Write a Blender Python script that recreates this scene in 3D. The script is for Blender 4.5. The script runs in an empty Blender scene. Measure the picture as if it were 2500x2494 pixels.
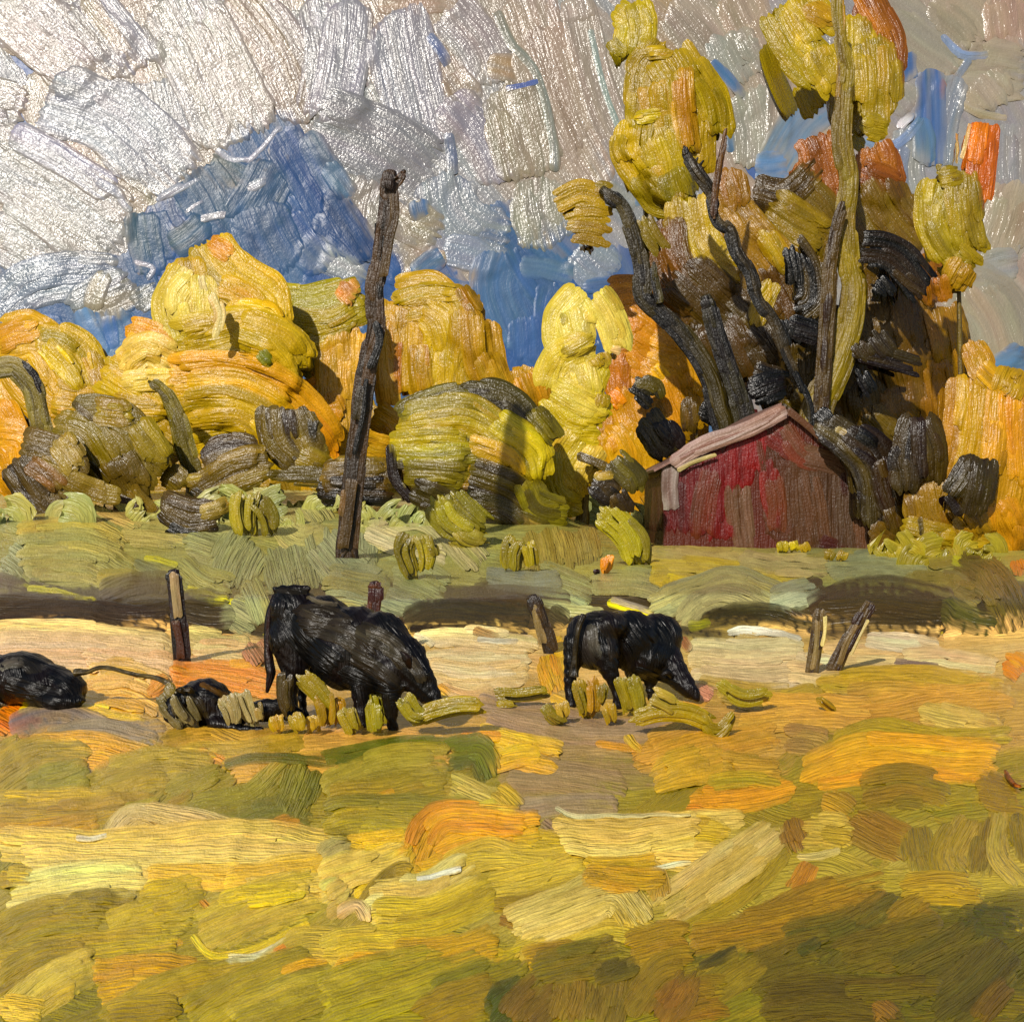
import bpy, math, random
import numpy as np
from mathutils import Vector
from mathutils.bvhtree import BVHTree

# ------------------------------------------------------------------ camera, sky light, sun, exposure
SC = bpy.context.scene
COL = SC.collection
CAMZ = 2.1
F = 2500 * 50 / 36.0            # focal length in photograph pixels
CX, CY = 1250.0, 1247.0
cam = bpy.data.objects.new('camera', bpy.data.cameras.new('camera'))
COL.objects.link(cam)
cam.location = (0, 0, CAMZ); cam.rotation_euler = (math.radians(90), 0, 0)
cam.data.lens = 50; cam.data.sensor_width = 36; cam.data.clip_end = 3000; cam.data.clip_start = 0.05
SC.camera = cam
SUN_EL, SUN_AZ = 29.0, 20.0     # azimuth: degrees to the left of straight behind the camera
Ld = Vector((-math.sin(math.radians(SUN_AZ)) * math.cos(math.radians(SUN_EL)),
             -math.cos(math.radians(SUN_AZ)) * math.cos(math.radians(SUN_EL)), math.sin(math.radians(SUN_EL))))
sun = bpy.data.objects.new('sun', bpy.data.lights.new('sun', 'SUN'))
COL.objects.link(sun)
sun.data.energy = 4.2; sun.data.angle = math.radians(1.0); sun.data.color = (1.0, 0.94, 0.85)
sun.rotation_euler = Ld.to_track_quat('Z', 'Y').to_euler()
W = bpy.data.worlds.new('World'); SC.world = W; W.use_nodes = True
nt = W.node_tree; nt.nodes.clear()
sk = nt.nodes.new('ShaderNodeTexSky'); sk.sky_type = 'NISHITA'; sk.sun_disc = False
sk.sun_elevation = math.radians(SUN_EL); sk.sun_rotation = math.atan2(Ld.x, Ld.y)
bg = nt.nodes.new('ShaderNodeBackground'); bg.inputs[1].default_value = 0.075
wo = nt.nodes.new('ShaderNodeOutputWorld')
nt.links.new(sk.outputs[0], bg.inputs[0]); nt.links.new(bg.outputs[0], wo.inputs[0])
SC.view_settings.view_transform = 'Standard'; SC.view_settings.look = 'None'
SC.view_settings.exposure = 0.40; SC.view_settings.gamma = 1.0
SC.cycles.max_bounces = 5; SC.cycles.diffuse_bounces = 2; SC.cycles.glossy_bounces = 2

rng = np.random.default_rng(7)
random.seed(5)

# ------------------------------------------------------------------ colour
TONE = {'warm': (1.0, 1.0, 1.0), 'con': 1.0}
def hexlin(h, k=1.0):
    h = h.lstrip('#')
    c = np.array([int(h[i:i + 2], 16) / 255.0 for i in (0, 2, 4)])
    if c[0] - c[2] > .5 and c[1] < .70 * c[0]: c = c * np.array([1.02, 1.08, .3])
    c = c * np.array(TONE['warm']); lum = float(c @ np.array([.3, .6, .1]))
    c = np.clip(c * max(.2, ((lum - .5) * TONE['con'] + .5) / max(lum, .02)), 0.01, .97)
    l = np.where(c <= 0.04045, c / 12.92, ((c + 0.055) / 1.055) ** 2.4)
    g = l.mean(); l = np.maximum(l - np.array([0.004, 0.008, 0.014]) - 0.04 * g, 0)      # pigment is a little deeper than the colour seen through the varnish
    l = np.clip(l.mean() + (l - l.mean()) * 1.03, 0, 1)
    return np.clip(l * k, 0.002, 0.86)

# ------------------------------------------------------------------ oil paint material
def paint(name, rough=0.42, bristle=1.0, grain=0.5, spec=0.5, vary=0.10, gs=0.16):
    m = bpy.data.materials.new(name); m.use_nodes = True
    t = m.node_tree; N = t.nodes; L = t.links
    b = N['Principled BSDF']
    def node(k, **kw):
        n = N.new(k)
        for a, v in kw.items(): setattr(n, a, v)
        return n
    def mth(op, a, c=None):
        n = node('ShaderNodeMath', operation=op)
        for i, v in enumerate((a, c)):
            if v is None: continue
            if isinstance(v, (int, float)): n.inputs[i].default_value = v
            else: L.new(v, n.inputs[i])
        return n.outputs[0]
    uv = node('ShaderNodeUVMap', uv_map='stroke')
    col = node('ShaderNodeAttribute', attribute_name='paint')
    siz = node('ShaderNodeAttribute', attribute_name='grain_size')
    def noise(sx, sy, detail=2.0, rough_=0.5):
        mp = node('ShaderNodeMapping'); mp.inputs['Scale'].default_value = (sx, sy, 1)
        L.new(uv.outputs[0], mp.inputs[0])
        n = node('ShaderNodeTexNoise'); n.inputs['Scale'].default_value = 1.0
        n.inputs['Detail'].default_value = detail; n.inputs['Roughness'].default_value = rough_
        L.new(mp.outputs[0], n.inputs['Vector'])
        return n.outputs['Fac']
    br = noise(0.012, 0.17, 2.0); gr = noise(gs, gs, 2.0, 0.6); bl = noise(0.02, 0.03, 2.0)
    fine = noise(0.03, 0.30, 2.0)
    h = mth('ADD', mth('MULTIPLY', br, 2.8 * bristle), mth('MULTIPLY', gr, 1.9 * grain))
    h = mth('ADD', h, mth('MULTIPLY', fine, 0.9 * bristle))
    h = mth('MULTIPLY', h, siz.outputs['Fac'])
    bp = node('ShaderNodeBump'); bp.inputs['Strength'].default_value = 1.0; bp.inputs['Distance'].default_value = 1.0
    L.new(h, bp.inputs['Height'])
    L.new(bp.outputs[0], b.inputs['Normal'])
    # bristle streaks: slightly lighter and darker paint along the stroke
    s = mth('ADD', mth('MULTIPLY', mth('SUBTRACT', fine, 0.5), vary * 5), mth('MULTIPLY', mth('SUBTRACT', bl, 0.5), vary * 2.5))
    s = mth('ADD', s, 1.0)
    vm = node('ShaderNodeVectorMath', operation='SCALE')
    L.new(col.outputs['Color'], vm.inputs[0]); L.new(s, vm.inputs['Scale'])
    L.new(vm.outputs[0], b.inputs['Base Color'])
    rr = mth('ADD', mth('MULTIPLY', bl, 0.22), rough - 0.11)
    L.new(rr, b.inputs['Roughness'])
    b.inputs['Specular IOR Level'].default_value = spec
    return m

M_SKY = paint('sky_paint', 0.30, 0.2, 0.32, 0.10, 0.04, 0.11)
M_CLOUD = paint('cloud_paint', 0.22, 0.55, 0.75, 0.31, 0.04, 0.13)
M_LEAF = paint('foliage_paint', 0.28, 1.4, 0.9, 0.32, 0.18)
M_GRASS = paint('grass_paint', 0.30, 2.3, 0.6, 0.26, 0.18)
M_EARTH_AND_SHADE = paint('earth_and_shade_paint', 0.38, 1.8, 0.6, 0.25, 0.16)
M_WOOD = paint('weathered_wood_paint', 0.38, 1.6, 0.9, 0.3, 0.2)
M_BARN = paint('barn_paint', 0.42, 1.3, 0.9, 0.25, 0.14)
M_COAT = paint('black_coat_paint', 0.33, 2.0, 0.6, 0.2, 0.3)

# ------------------------------------------------------------------ terrain
def sstep(x, a, b):
    t = np.clip((x - a) / (b - a), 0, 1)
    return t * t * (3 - 2 * t)
def gz(X, Y):
    X = np.asarray(X, float); Y = np.asarray(Y, float)
    edge = 23.7 + 0.5 * np.sin(X * 0.55) + 0.35 * np.sin(X * 1.3 + 1)
    z = 0.55 * sstep(Y, edge, edge + 1.3)
    lat = 1 - sstep(X / np.maximum(Y, 1), 0.02, 0.10)
    z = z + lat * 1.7 * sstep(Y, 40, 62) + 1.1 * (0.35 + .65 * lat) * sstep(Y, 60, 88)
    z = z + 0.012 * np.sin(X * 1.7 + Y * 0.6) * np.sin(Y * 0.9)
    return z
YS = np.geomspace(2.2, 130, 420)
def hit_ground(px, py):
    sh = px.shape
    a = ((px - CX) / F).ravel(); b = ((py - CY) / F).ravel()
    X = a[:, None] * YS[None]; Z = CAMZ - b[:, None] * YS[None]
    d = Z - gz(X, YS[None])
    neg = d <= 0
    ok = neg.any(1)
    i = np.where(ok, neg.argmax(1), len(YS) - 1); i = np.maximum(i, 1)
    r = np.arange(len(a))
    d0 = d[r, i - 1]; d1 = d[r, i]
    t = np.where(ok, d0 / np.maximum(d0 - d1, 1e-9), 1.0)
    Y = YS[i - 1] + (YS[i] - YS[i - 1]) * t
    X = a * Y; Z = gz(X, Y)
    P = np.stack([X, Y, Z], -1).reshape(sh + (3,))
    return P, ok.reshape(sh)

def unproj(px, py, Y):
    return np.stack([(px - CX) / F * Y, Y + 0 * px, CAMZ - (py - CY) / F * Y], -1)

# ------------------------------------------------------------------ surfaces a stroke can lie on:  f(px, py, height_px) -> points, ok, size of a pixel there
_d = np.array([(-50 - CX) / F, 1.0, -(120 - CY) / F])      # the painted sky leans so that its wet sheen sits at the upper left
SKY_N = np.array(Ld) - _d / np.linalg.norm(_d); SKY_N /= np.linalg.norm(SKY_N)
SKY_P = np.array([0, 260.0, 0])
def s_sky(px, py, h):
    d = np.stack([(px - CX) / F, np.ones_like(px), -(py - CY) / F], -1)
    o = np.array([0, 0, CAMZ])
    t = ((SKY_P - o) @ SKY_N) / (d @ SKY_N)
    P = o + d * t[..., None]
    S = 260 / F
    return P + SKY_N * (h * S)[..., None], np.ones(px.shape, bool), np.full(px.shape, S)
def s_ground(px, py, h):
    P, ok = hit_ground(px, py)
    S = P[..., 1] / F
    P = P.copy(); P[..., 2] += (h * 0.75 + 1.0) * S
    return P, ok, S * 1.6
def s_depth(Y0, bulge=0.0, cx=0, cy=0, rx=1, ry=1):
    def f(px, py, h):
        r2 = np.clip(((px - cx) / rx) ** 2 + ((py - cy) / ry) ** 2, 0, 1)
        Y = Y0 - bulge * np.sqrt(1 - r2)
        S = Y0 / F
        return unproj(px, py, Y - h * S), np.ones(px.shape, bool), np.full(px.shape, S)
    return f
def s_mesh(bvh, Yref):
    def f(px, py, h):
        P = np.zeros(px.shape + (3,)); ok = np.zeros(px.shape, bool)
        S = Yref / F
        o = Vector((0, 0, CAMZ))
        for idx in np.ndindex(px.shape):
            d = Vector(((px[idx] - CX) / F, 1, -(py[idx] - CY) / F)).normalized()
            loc, nor, _, _ = bvh.ray_cast(o, d)
            if loc is None: continue
            ok[idx] = True; P[idx] = loc + nor * (h[idx] * S * 0.8)
        return P, ok, np.full(px.shape, S)
    return f

# ------------------------------------------------------------------ geometry buffer
class Buf:
    def __init__(s):
        s.v = []; s.c = []; s.uv = []; s.sz = []; s.fi = []; s.fs = []; s.n = 0
        s.hmap = {}
    def add(s, P, C, UV, S, ok=None, flip=False):
        nr, nc = P.shape[:2]
        s.v.append(P.reshape(-1, 3)); s.c.append(C.reshape(-1, 3)); s.uv.append(UV.reshape(-1, 2)); s.sz.append(S.ravel())
        i = np.arange(nr * nc).reshape(nr, nc)
        q = np.stack([i[:-1, :-1], i[:-1, 1:], i[1:, 1:], i[1:, :-1]], -1)
        if flip: q = q[..., ::-1]
        if ok is not None and not ok.all():
            m = ok[:-1, :-1] & ok[:-1, 1:] & ok[1:, 1:] & ok[1:, :-1]
            q = q[m]
        q = q.reshape(-1, 4)
        s.fi.append(q.ravel() + s.n); s.fs.append(np.full(len(q), 4)); s.n += nr * nc
    def poly(s, pts, color, size, dense=False):
        """a flat face; pts world points"""
        P = np.array(pts, float); n = len(P)
        a = P[1] - P[0]; a /= np.linalg.norm(a); nn = np.cross(a, P[2] - P[0]); nn /= np.linalg.norm(nn); b = np.cross(nn, a)
        UV = np.stack([(P - P[0]) @ b / size, (P - P[0]) @ a / size], -1) + rng.uniform(0, 5000)
        s.v.append(P); s.c.append(np.tile(color, (n, 1))); s.uv.append(UV); s.sz.append(np.full(n, size))
        s.fi.append(np.arange(n) + s.n); s.fs.append(np.array([n])); s.n += n
    def box(s, x0, x1, y0, y1, z0, z1, color, size):
        p = [(x0, y0, z0), (x1, y0, z0), (x1, y1, z0), (x0, y1, z0), (x0, y0, z1), (x1, y0, z1), (x1, y1, z1), (x0, y1, z1)]
        for f in ((3, 2, 1, 0), (4, 5, 6, 7), (0, 1, 5, 4), (1, 2, 6, 5), (2, 3, 7, 6), (3, 0, 4, 7)):
            s.poly([p[i] for i in f], color, size)
    def build(s, name, mat, parent=None, origin=None):
        me = bpy.data.meshes.new(name)
        V = np.concatenate(s.v).astype(np.float32)
        if origin is not None: V = V - np.array(origin, np.float32)
        fi = np.concatenate(s.fi).astype(np.int32); fs = np.concatenate(s.fs).astype(np.int32)
        me.vertices.add(len(V)); me.vertices.foreach_set('co', V.ravel())
        me.loops.add(len(fi)); me.loops.foreach_set('vertex_index', fi)
        me.polygons.add(len(fs))
        st = np.concatenate([[0], np.cumsum(fs)[:-1]]).astype(np.int32)
        me.polygons.foreach_set('loop_start', st); me.polygons.foreach_set('loop_total', fs)
        me.polygons.foreach_set('use_smooth', (fs == 4) if not getattr(s, 'flat', False) else np.zeros(len(fs), bool))
        uv = me.uv_layers.new(name='stroke')
        uv.data.foreach_set('uv', np.concatenate(s.uv).astype(np.float32)[fi].ravel())
        a = me.attributes.new('paint', 'FLOAT_COLOR', 'POINT')
        C = np.concatenate(s.c); C = np.concatenate([C, np.ones((len(C), 1))], 1).astype(np.float32)
        a.data.foreach_set('color', C.ravel())
        a = me.attributes.new('grain_size', 'FLOAT', 'POINT')
        a.data.foreach_set('value', np.concatenate(s.sz).astype(np.float32))
        me.update(); me.validate()
        me.materials.append(mat)
        o = bpy.data.objects.new(name, me); COL.objects.link(o)
        if origin is not None and parent is None: o.location = origin
        if parent is not None: o.parent = parent
        return o

def tag(o, label=None, cat=None, group=None, kind=None):
    if label: o['label'] = label
    if cat: o['category'] = cat
    if group: o['group'] = group
    if kind: o['kind'] = kind
    return o
def empty(name, loc, label, cat, group=None):
    o = bpy.data.objects.new(name, None); COL.objects.link(o); o.location = loc
    o.empty_display_size = 0.3
    return tag(o, label, cat, group)

# ------------------------------------------------------------------ brush strokes
def spline(pts, step):
    P = np.array(pts, float)
    if len(P) == 2:
        d = P[1] - P[0]; n = np.array([-d[1], d[0]])
        P = np.array([P[0], (P[0] + P[1]) / 2 + n * rng.uniform(-0.05, 0.05), P[1]])
    E = np.vstack([2 * P[0] - P[1], P, 2 * P[-1] - P[-2]])
    out = []
    for i in range(1, len(E) - 2):
        p0, p1, p2, p3 = E[i - 1:i + 3]
        m = max(2, int(np.linalg.norm(p2[:2] - p1[:2]) / step * 1.3))
        t = np.linspace(0, 1, m, endpoint=False)[:, None]
        out.append(0.5 * ((2 * p1) + (p2 - p0) * t + (2 * p0 - 5 * p1 + 4 * p2 - p3) * t * t + (3 * p1 - p0 - 3 * p2 + p3) * t ** 3))
    out.append(E[-2][None]); C = np.concatenate(out)
    s = np.concatenate([[0], np.cumsum(np.linalg.norm(np.diff(C[:, :2], axis=0), axis=1))])
    return C, s

def vnoise(nr, nc, kr, kc):
    """smooth random field nr x nc with about kr x kc cells, in -1..1"""
    kr = max(2, int(kr)); kc = max(2, int(kc))
    G = rng.uniform(-1, 1, (kr + 1, kc + 1))
    r = np.linspace(0, kr - 1e-6, nr); c = np.linspace(0, kc - 1e-6, nc)
    ri = r.astype(int); ci = c.astype(int); fr = (r - ri)[:, None]; fc = (c - ci)[None]
    fr = fr * fr * (3 - 2 * fr); fc = fc * fc * (3 - 2 * fc)
    return (G[ri][:, ci] * (1 - fr) * (1 - fc) + G[ri + 1][:, ci] * fr * (1 - fc) + G[ri][:, ci + 1] * (1 - fr) * fc + G[ri + 1][:, ci + 1] * fr * fc)

CELL = 8
class HMap:
    def __init__(s, x0=-2000, y0=-1600, x1=4600, y1=3300):
        s.x0 = x0; s.y0 = y0; s.C = None; s.H = np.zeros((int((y1 - y0) / CELL) + 2, int((x1 - x0) / CELL) + 2))
    def idx(s, px, py):
        i = np.clip(((py - s.y0) / CELL), 0, s.H.shape[0] - 2); j = np.clip(((px - s.x0) / CELL), 0, s.H.shape[1] - 2)
        return i, j
    def get(s, px, py):
        i, j = s.idx(px, py); a = i.astype(int); b = j.astype(int); u = i - a; v = j - b
        H = s.H
        return H[a, b] * (1 - u) * (1 - v) + H[a + 1, b] * u * (1 - v) + H[a, b + 1] * (1 - u) * v + H[a + 1, b + 1] * u * v
    def getc(s, px, py, own):
        if s.C is None: s.C = np.full(s.H.shape + (3,), -1.0)
        i, j = s.idx(px, py); c = s.C[np.round(i).astype(int), np.round(j).astype(int)]
        return np.where(c[..., :1] < 0, own, c)
    def putc(s, px, py, c):
        i, j = s.idx(px, py); s.C[np.round(i).astype(int).ravel(), np.round(j).astype(int).ravel()] = c.reshape(-1, 3)
    def put(s, px, py, h):
        i, j = s.idx(px, py); a = np.round(i).astype(int).ravel(); b = np.round(j).astype(int).ravel()
        h = h.ravel()
        for da, db in ((0, 0), (1, 0), (0, 1), (-1, 0), (0, -1)):
            np.maximum.at(s.H, (np.clip(a + da, 0, s.H.shape[0] - 1), np.clip(b + db, 0, s.H.shape[1] - 1)), h)

def stroke(buf, surf, hm, pts, w, c1, c2, k=1.0, detail=1.0, thick=3.2, rag=0.10, rnd=0.75, amp=1.9, back=0.0, vol=0.0, jit=0.05, wet=0.5):
    step = 7.5 / detail
    C, s = spline(pts, step)
    L = s[-1]
    if L < 4: return
    nc = int(np.clip(w / 3.6 * detail, 6, 70)); nr = int(np.clip(L / 7.5 * detail, 6, 140))
    rnd = rnd * float(np.clip(L / (2.2 * w), .25, 1))
    t = np.linspace(-1, 1, nc)
    jag = np.convolve(rng.uniform(0, 1, nc + 2), [.25, .5, .25], 'valid')
    jag2 = np.convolve(rng.uniform(0, 1, nc + 2), [.25, .5, .25], 'valid')
    rag_px = rag * w
    e0 = rnd * w / 2 * (1 - np.sqrt(np.clip(1 - t * t * 0.97, 0, 1))) + rag_px * jag - rag_px * .5
    e1 = rnd * w / 2 * (1 - np.sqrt(np.clip(1 - t * t * 0.97, 0, 1))) + rag_px * 1.6 * jag2 - rag_px * .6
    e0 = np.minimum(e0, L * .45); e1 = np.minimum(e1, L * .45)
    u = np.linspace(0, 1, nr)[:, None]
    ss = e0[None] + (L - e0 - e1)[None] * u
    cx = np.interp(ss.clip(0, L), s, C[:, 0]); cy = np.interp(ss.clip(0, L), s, C[:, 1])
    # smooth tangents
    tx = np.gradient(C[:, 0], s + np.arange(len(s)) * 1e-9); ty = np.gradient(C[:, 1], s + np.arange(len(s)) * 1e-9)
    kk = max(3, int(min(w * .5, L * .3) / step)) | 1
    pad = kk // 2; ker = np.ones(kk) / kk
    tx = np.convolve(np.pad(tx, pad, 'edge'), ker, 'valid')[:len(s)]; ty = np.convolve(np.pad(ty, pad, 'edge'), ker, 'valid')[:len(s)]
    tx = np.interp(ss.clip(0, L), s, tx); ty = np.interp(ss.clip(0, L), s, ty)
    q = np.sqrt(tx * tx + ty * ty) + 1e-9; tx /= q; ty /= q
    cx = cx + tx * (ss - ss.clip(0, L)); cy = cy + ty * (ss - ss.clip(0, L))
    wob = 1 + 0.10 * vnoise(nr, 1, max(2, L / 90), 2)[:, :1]
    wv = w / 2 * wob
    edge = vnoise(nr, 2, L / 14, 2) * 1.6
    off = t[None] * wv + (np.abs(t)[None] ** 6) * np.where(t[None] < 0, edge[:, :1], edge[:, 1:2]) * np.minimum(1, w / 60)
    px = cx - ty * off; py = cy + tx * off
    # relief
    col = np.convolve(rng.uniform(-1, 1, nc + 2), [.2, .6, .2], 'valid')[None]
    slow = vnoise(nr, nc, L / 45, nc / 2.2)
    br = (0.55 * col * (0.6 + 0.6 * vnoise(nr, nc, L / 110, nc / 5)) + 0.6 * slow + .35 * vnoise(nr, nc, L / 25, nc / 2)) * amp * min(1, w / 40)
    rim = 0.6 * min(thick, 3.2) * np.exp(-((np.abs(t) - 0.9) / 0.07) ** 2)[None]
    rim_end = 0.7 * min(thick, 3.2) * np.exp(-((u - 0.965) / 0.025) ** 2) * min(1, L / 200)
    dome = (1 - np.abs(t) ** 7)[None]
    th = thick * min(1, w / 55) ** 1.5
    base = hm.get(px, py) if hm is not None else 0
    Hh = base + th * dome + br * dome + (rim + rim_end) * min(1, w / 60)
    border = np.zeros((nr, nc), bool); border[0] = border[-1] = True; border[:, 0] = border[:, -1] = True
    Hh = np.where(border, np.where(base > 1.5, base - .8, -1.2), Hh)
    P, ok, S = surf(px, py, Hh)
    if hm is not None: hm.put(px[1:-1, 1:-1], py[1:-1, 1:-1], np.clip(Hh[1:-1, 1:-1], 0, 160))
    a = hexlin(c1, k); b = hexlin(c2 or c1, k)
    mixn = 0.5 + 0.75 * (0.55 * vnoise(nr, nc, L / 160, nc / 2.6) + 0.35 * np.convolve(rng.uniform(-1, 1, nc + 4), np.ones(5) / 2.5, 'valid')[None] + 0.25 * vnoise(nr, nc, 3, 2))
    mixn = np.clip(mixn, 0, 1) * (0.85 if c2 else 0)
    Cc = a * (1 - mixn[..., None]) + b * mixn[..., None]
    val = 1 + 0.13 * vnoise(nr, nc, L / 120, nc / 2.0) + rng.uniform(-jit, jit)
    hue = 1 + 0.05 * np.stack([vnoise(nr, nc, L / 200, nc / 4) for _ in range(3)], -1)
    Cc = np.clip(Cc * val[..., None] * hue, 0.002, 0.88)
    if hm is not None:      # wet paint: the brush drags up the colour it crosses, most at its edges and where it runs dry
        under = hm.getc(px, py, Cc)
        n1_ = vnoise(nr, nc, L / 130, nc / 1.7); n2_ = vnoise(nr, nc, L / 50, nc / 4)
        m = wet * (0.30 + 0.35 * n1_) + wet * 1.7 * np.clip((np.abs(t)[None] - .60) / .40, 0, 1) * (.6 + .5 * n2_) \
            + wet * 1.5 * np.clip((u - .62) / .38, 0, 1) * np.clip(.55 + .9 * n1_, 0, 1) + wet * .6 * np.clip((.12 - u) / .12, 0, 1) * (.5 + .5 * n1_)
        m = np.clip(m, 0, .92)[..., None]
        Cc = Cc * (1 - m) + under * m
        hm.putc(px, py, Cc)
    UV = np.stack([ss + rng.uniform(0, 3000), off + rng.uniform(0, 3000)], -1)
    buf.add(P, Cc, UV, S, ok)
    if back > 0:
        st_r = max(1, nr // 10); st_c = max(1, nc // 7)
        ri = np.unique(np.r_[np.arange(0, nr, st_r), nr - 1]); ci = np.unique(np.r_[np.arange(0, nc, st_c), nc - 1])
        prof = np.sqrt(np.clip(1 - t[ci] ** 2, 0, 1))[None] * np.sqrt(np.clip(1 - (2 * u[ri] - 1) ** 4, 0, 1))
        Q = P[np.ix_(ri, ci)].copy()
        Sz = S[np.ix_(ri, ci)]
        D = prof * w * back * Sz
        Q[..., 1] += D
        sub = np.ix_(ri, ci)
        buf.add(Q, Cc[sub], UV[sub], Sz, None, True)
        if vol > 0:
            Fr = P[np.ix_(ri, ci)]
            cen = Fr.reshape(-1, 3).mean(0)
            for _ in range(2):
                ang = rng.choice([-1, 1]) * rng.uniform(0.6, 1.5); ca, sa = math.cos(ang), math.sin(ang)
                sh = rng.uniform(0.35, 1.0) * vol
                for G, fl in ((Fr, False), (Q, True)):
                    R = (G - cen) * 0.9
                    R = np.stack([R[..., 0] * ca - R[..., 1] * sa, R[..., 0] * sa + R[..., 1] * ca, R[..., 2]], -1)
                    R = R + cen + np.array([0, sh - min(0.0, float(R[..., 1].min())), 0])
                    buf.add(R, Cc[sub], UV[sub], Sz, None, fl)

def strands(buf, surf, hm, p, w, a, b, k, n=None, ragl=.16, thick=2.2, back=.35, amp=1.4, spread=1.0, taper=0.0, vol=0.0, pull=.12):
    """one loaded-brush mark drawn as separate bristle ropes of unequal length"""
    C, s = spline(p, 8); L = s[-1]
    if L < 10: return
    n = n or int(np.clip(w / 15, 3, 12))
    T = np.gradient(C, axis=0)
    kk = max(3, int(len(C) * .3)) | 1; pad = kk // 2
    T = np.stack([np.convolve(np.pad(T[:, i], pad, 'edge'), np.ones(kk) / kk, 'valid')[:len(C)] for i in (0, 1)], -1)
    T /= np.linalg.norm(T, axis=1)[:, None] + 1e-9
    Nv = np.stack([-T[:, 1], T[:, 0]], -1)
    for j in rng.permutation(n):
        q = (j + .5) / n - .5; edge = (2 * abs(q)) ** 3 * pull
        e0 = np.clip(rng.uniform(-ragl * .5, ragl) + edge, 0, .4); e1 = np.clip(rng.uniform(-ragl * .4, ragl) + edge, 0, .45)
        ex = rng.uniform(0, ragl * .4) * min(L, w)
        idx = np.linspace(e0, 1 - e1, 5) * (len(C) - 1)
        pts = []
        for i_, z in enumerate(idx.astype(int)):
            f_ = q * w * spread * (1 - taper * (1 - z / len(C)))
            pts.append(C[z] + Nv[z] * f_)
        pts[-1] = pts[-1] + T[-1] * ex; pts[0] = pts[0] - T[0] * ex
        c = [a, b, a, shade(a, rng.uniform(.86, 1.1))][rng.integers(4)]
        stroke(buf, surf, hm, pts, w / n * rng.uniform(1.3, 2.4), c, [a, b][rng.integers(2)], k, thick=thick, amp=amp, back=back, detail=.9, rag=.4, rnd=1.3, jit=.09, wet=.4, vol=vol)

# ------------------------------------------------------------------ tubes (trunks, posts, limbs)
def tube(buf, sweep, widths, c1, c2, k=1.0, seg=22, lump=0.12, cap=True, gaze=True):
    """path: world points; widths: diameters in metres"""
    P = np.array(sweep, float); Wd = np.array(widths, float)
    if len(P) == 2: P = np.array([P[0], (P[0] + P[1]) / 2, P[1]]); Wd = np.array([Wd[0], (Wd[0] + Wd[1]) / 2, Wd[1]])
    E = np.vstack([2 * P[0] - P[1], P, 2 * P[-1] - P[-2]])
    seglen = np.linalg.norm(np.diff(P, axis=0), axis=1)
    total = seglen.sum(); n = 70
    out = []; wo_ = []
    for i in range(1, len(E) - 2):
        p0, p1, p2, p3 = E[i - 1:i + 3]
        m = max(3, int(n * seglen[i - 1] / total)); t = np.linspace(0, 1, m, endpoint=False)[:, None]
        out.append(0.5 * ((2 * p1) + (p2 - p0) * t + (2 * p0 - 5 * p1 + 4 * p2 - p3) * t * t + (3 * p1 - p0 - 3 * p2 + p3) * t ** 3))
        wo_.append(Wd[i - 1] + (Wd[i] - Wd[i - 1]) * t[:, 0])
    out.append(P[-1:]); wo_.append(Wd[-1:])
    C = np.concatenate(out); R = np.concatenate(wo_) / 2
    nr = len(C)
    T = np.gradient(C, axis=0); T /= np.linalg.norm(T, axis=1)[:, None] + 1e-9
    ref = np.array([0.0, 1.0, 0.0])
    A = np.cross(T, ref); A /= np.linalg.norm(A, axis=1)[:, None] + 1e-9
    B = np.cross(A, T)
    th = np.linspace(0, 2 * np.pi, seg + 1)
    nz = vnoise(nr, seg + 1, total / max(R.mean() * 2.2, 1e-3), 5); nz[:, -1] = nz[:, 0]
    rd = np.convolve(rng.uniform(-1, 1, seg + 2), [.2, .6, .2], 'same')[:seg + 1]; rd[-1] = rd[0]
    st = vnoise(nr, seg + 1, total / max(R.mean() * 8, 1e-3), seg / 2); st[:, -1] = st[:, 0]
    rr = R[:, None] * (1 + lump * nz + 0.07 * rd[None] + 0.05 * st)
    Pt = C[:, None] + rr[..., None] * (np.cos(th)[None, :, None] * A[:, None] + np.sin(th)[None, :, None] * B[:, None])
    a = hexlin(c1, k); b = hexlin(c2 or c1, k)
    mx = np.clip(0.5 + 0.8 * (0.6 * st + 0.5 * rd[None] + 0.5 * nz), 0, 1)
    Cc = a * (1 - mx[..., None]) + b * mx[..., None]
    Cc = np.clip(Cc * (1 + 0.15 * vnoise(nr, seg + 1, 12, seg / 2))[..., None], 0.002, .86)
    S = float(C[:, 1].mean()) / F
    s = np.concatenate([[0], np.cumsum(np.linalg.norm(np.diff(C, axis=0), axis=1))]) / S
    UV = np.stack([np.tile(s[:, None], (1, seg + 1)), np.tile(th[None] * R.mean() / S, (nr, 1))], -1) + rng.uniform(0, 3000)
    buf.add(Pt, Cc, UV, np.full(Pt.shape[:2], S))
    if cap:
        for e, sgn in ((0, -1), (nr - 1, 1)):
            ring = Pt[e]; cen = C[e] + T[e] * sgn * R[e] * 0.25
            G = np.stack([ring, (ring + cen) / 2 + T[e] * sgn * R[e] * .12, np.tile(cen, (seg + 1, 1))])
            buf.add(G, np.stack([Cc[e]] * 3), np.stack([UV[e]] * 3) + np.arange(3)[:, None, None] * 5, np.full(G.shape[:2], S), None, sgn < 0)

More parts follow.
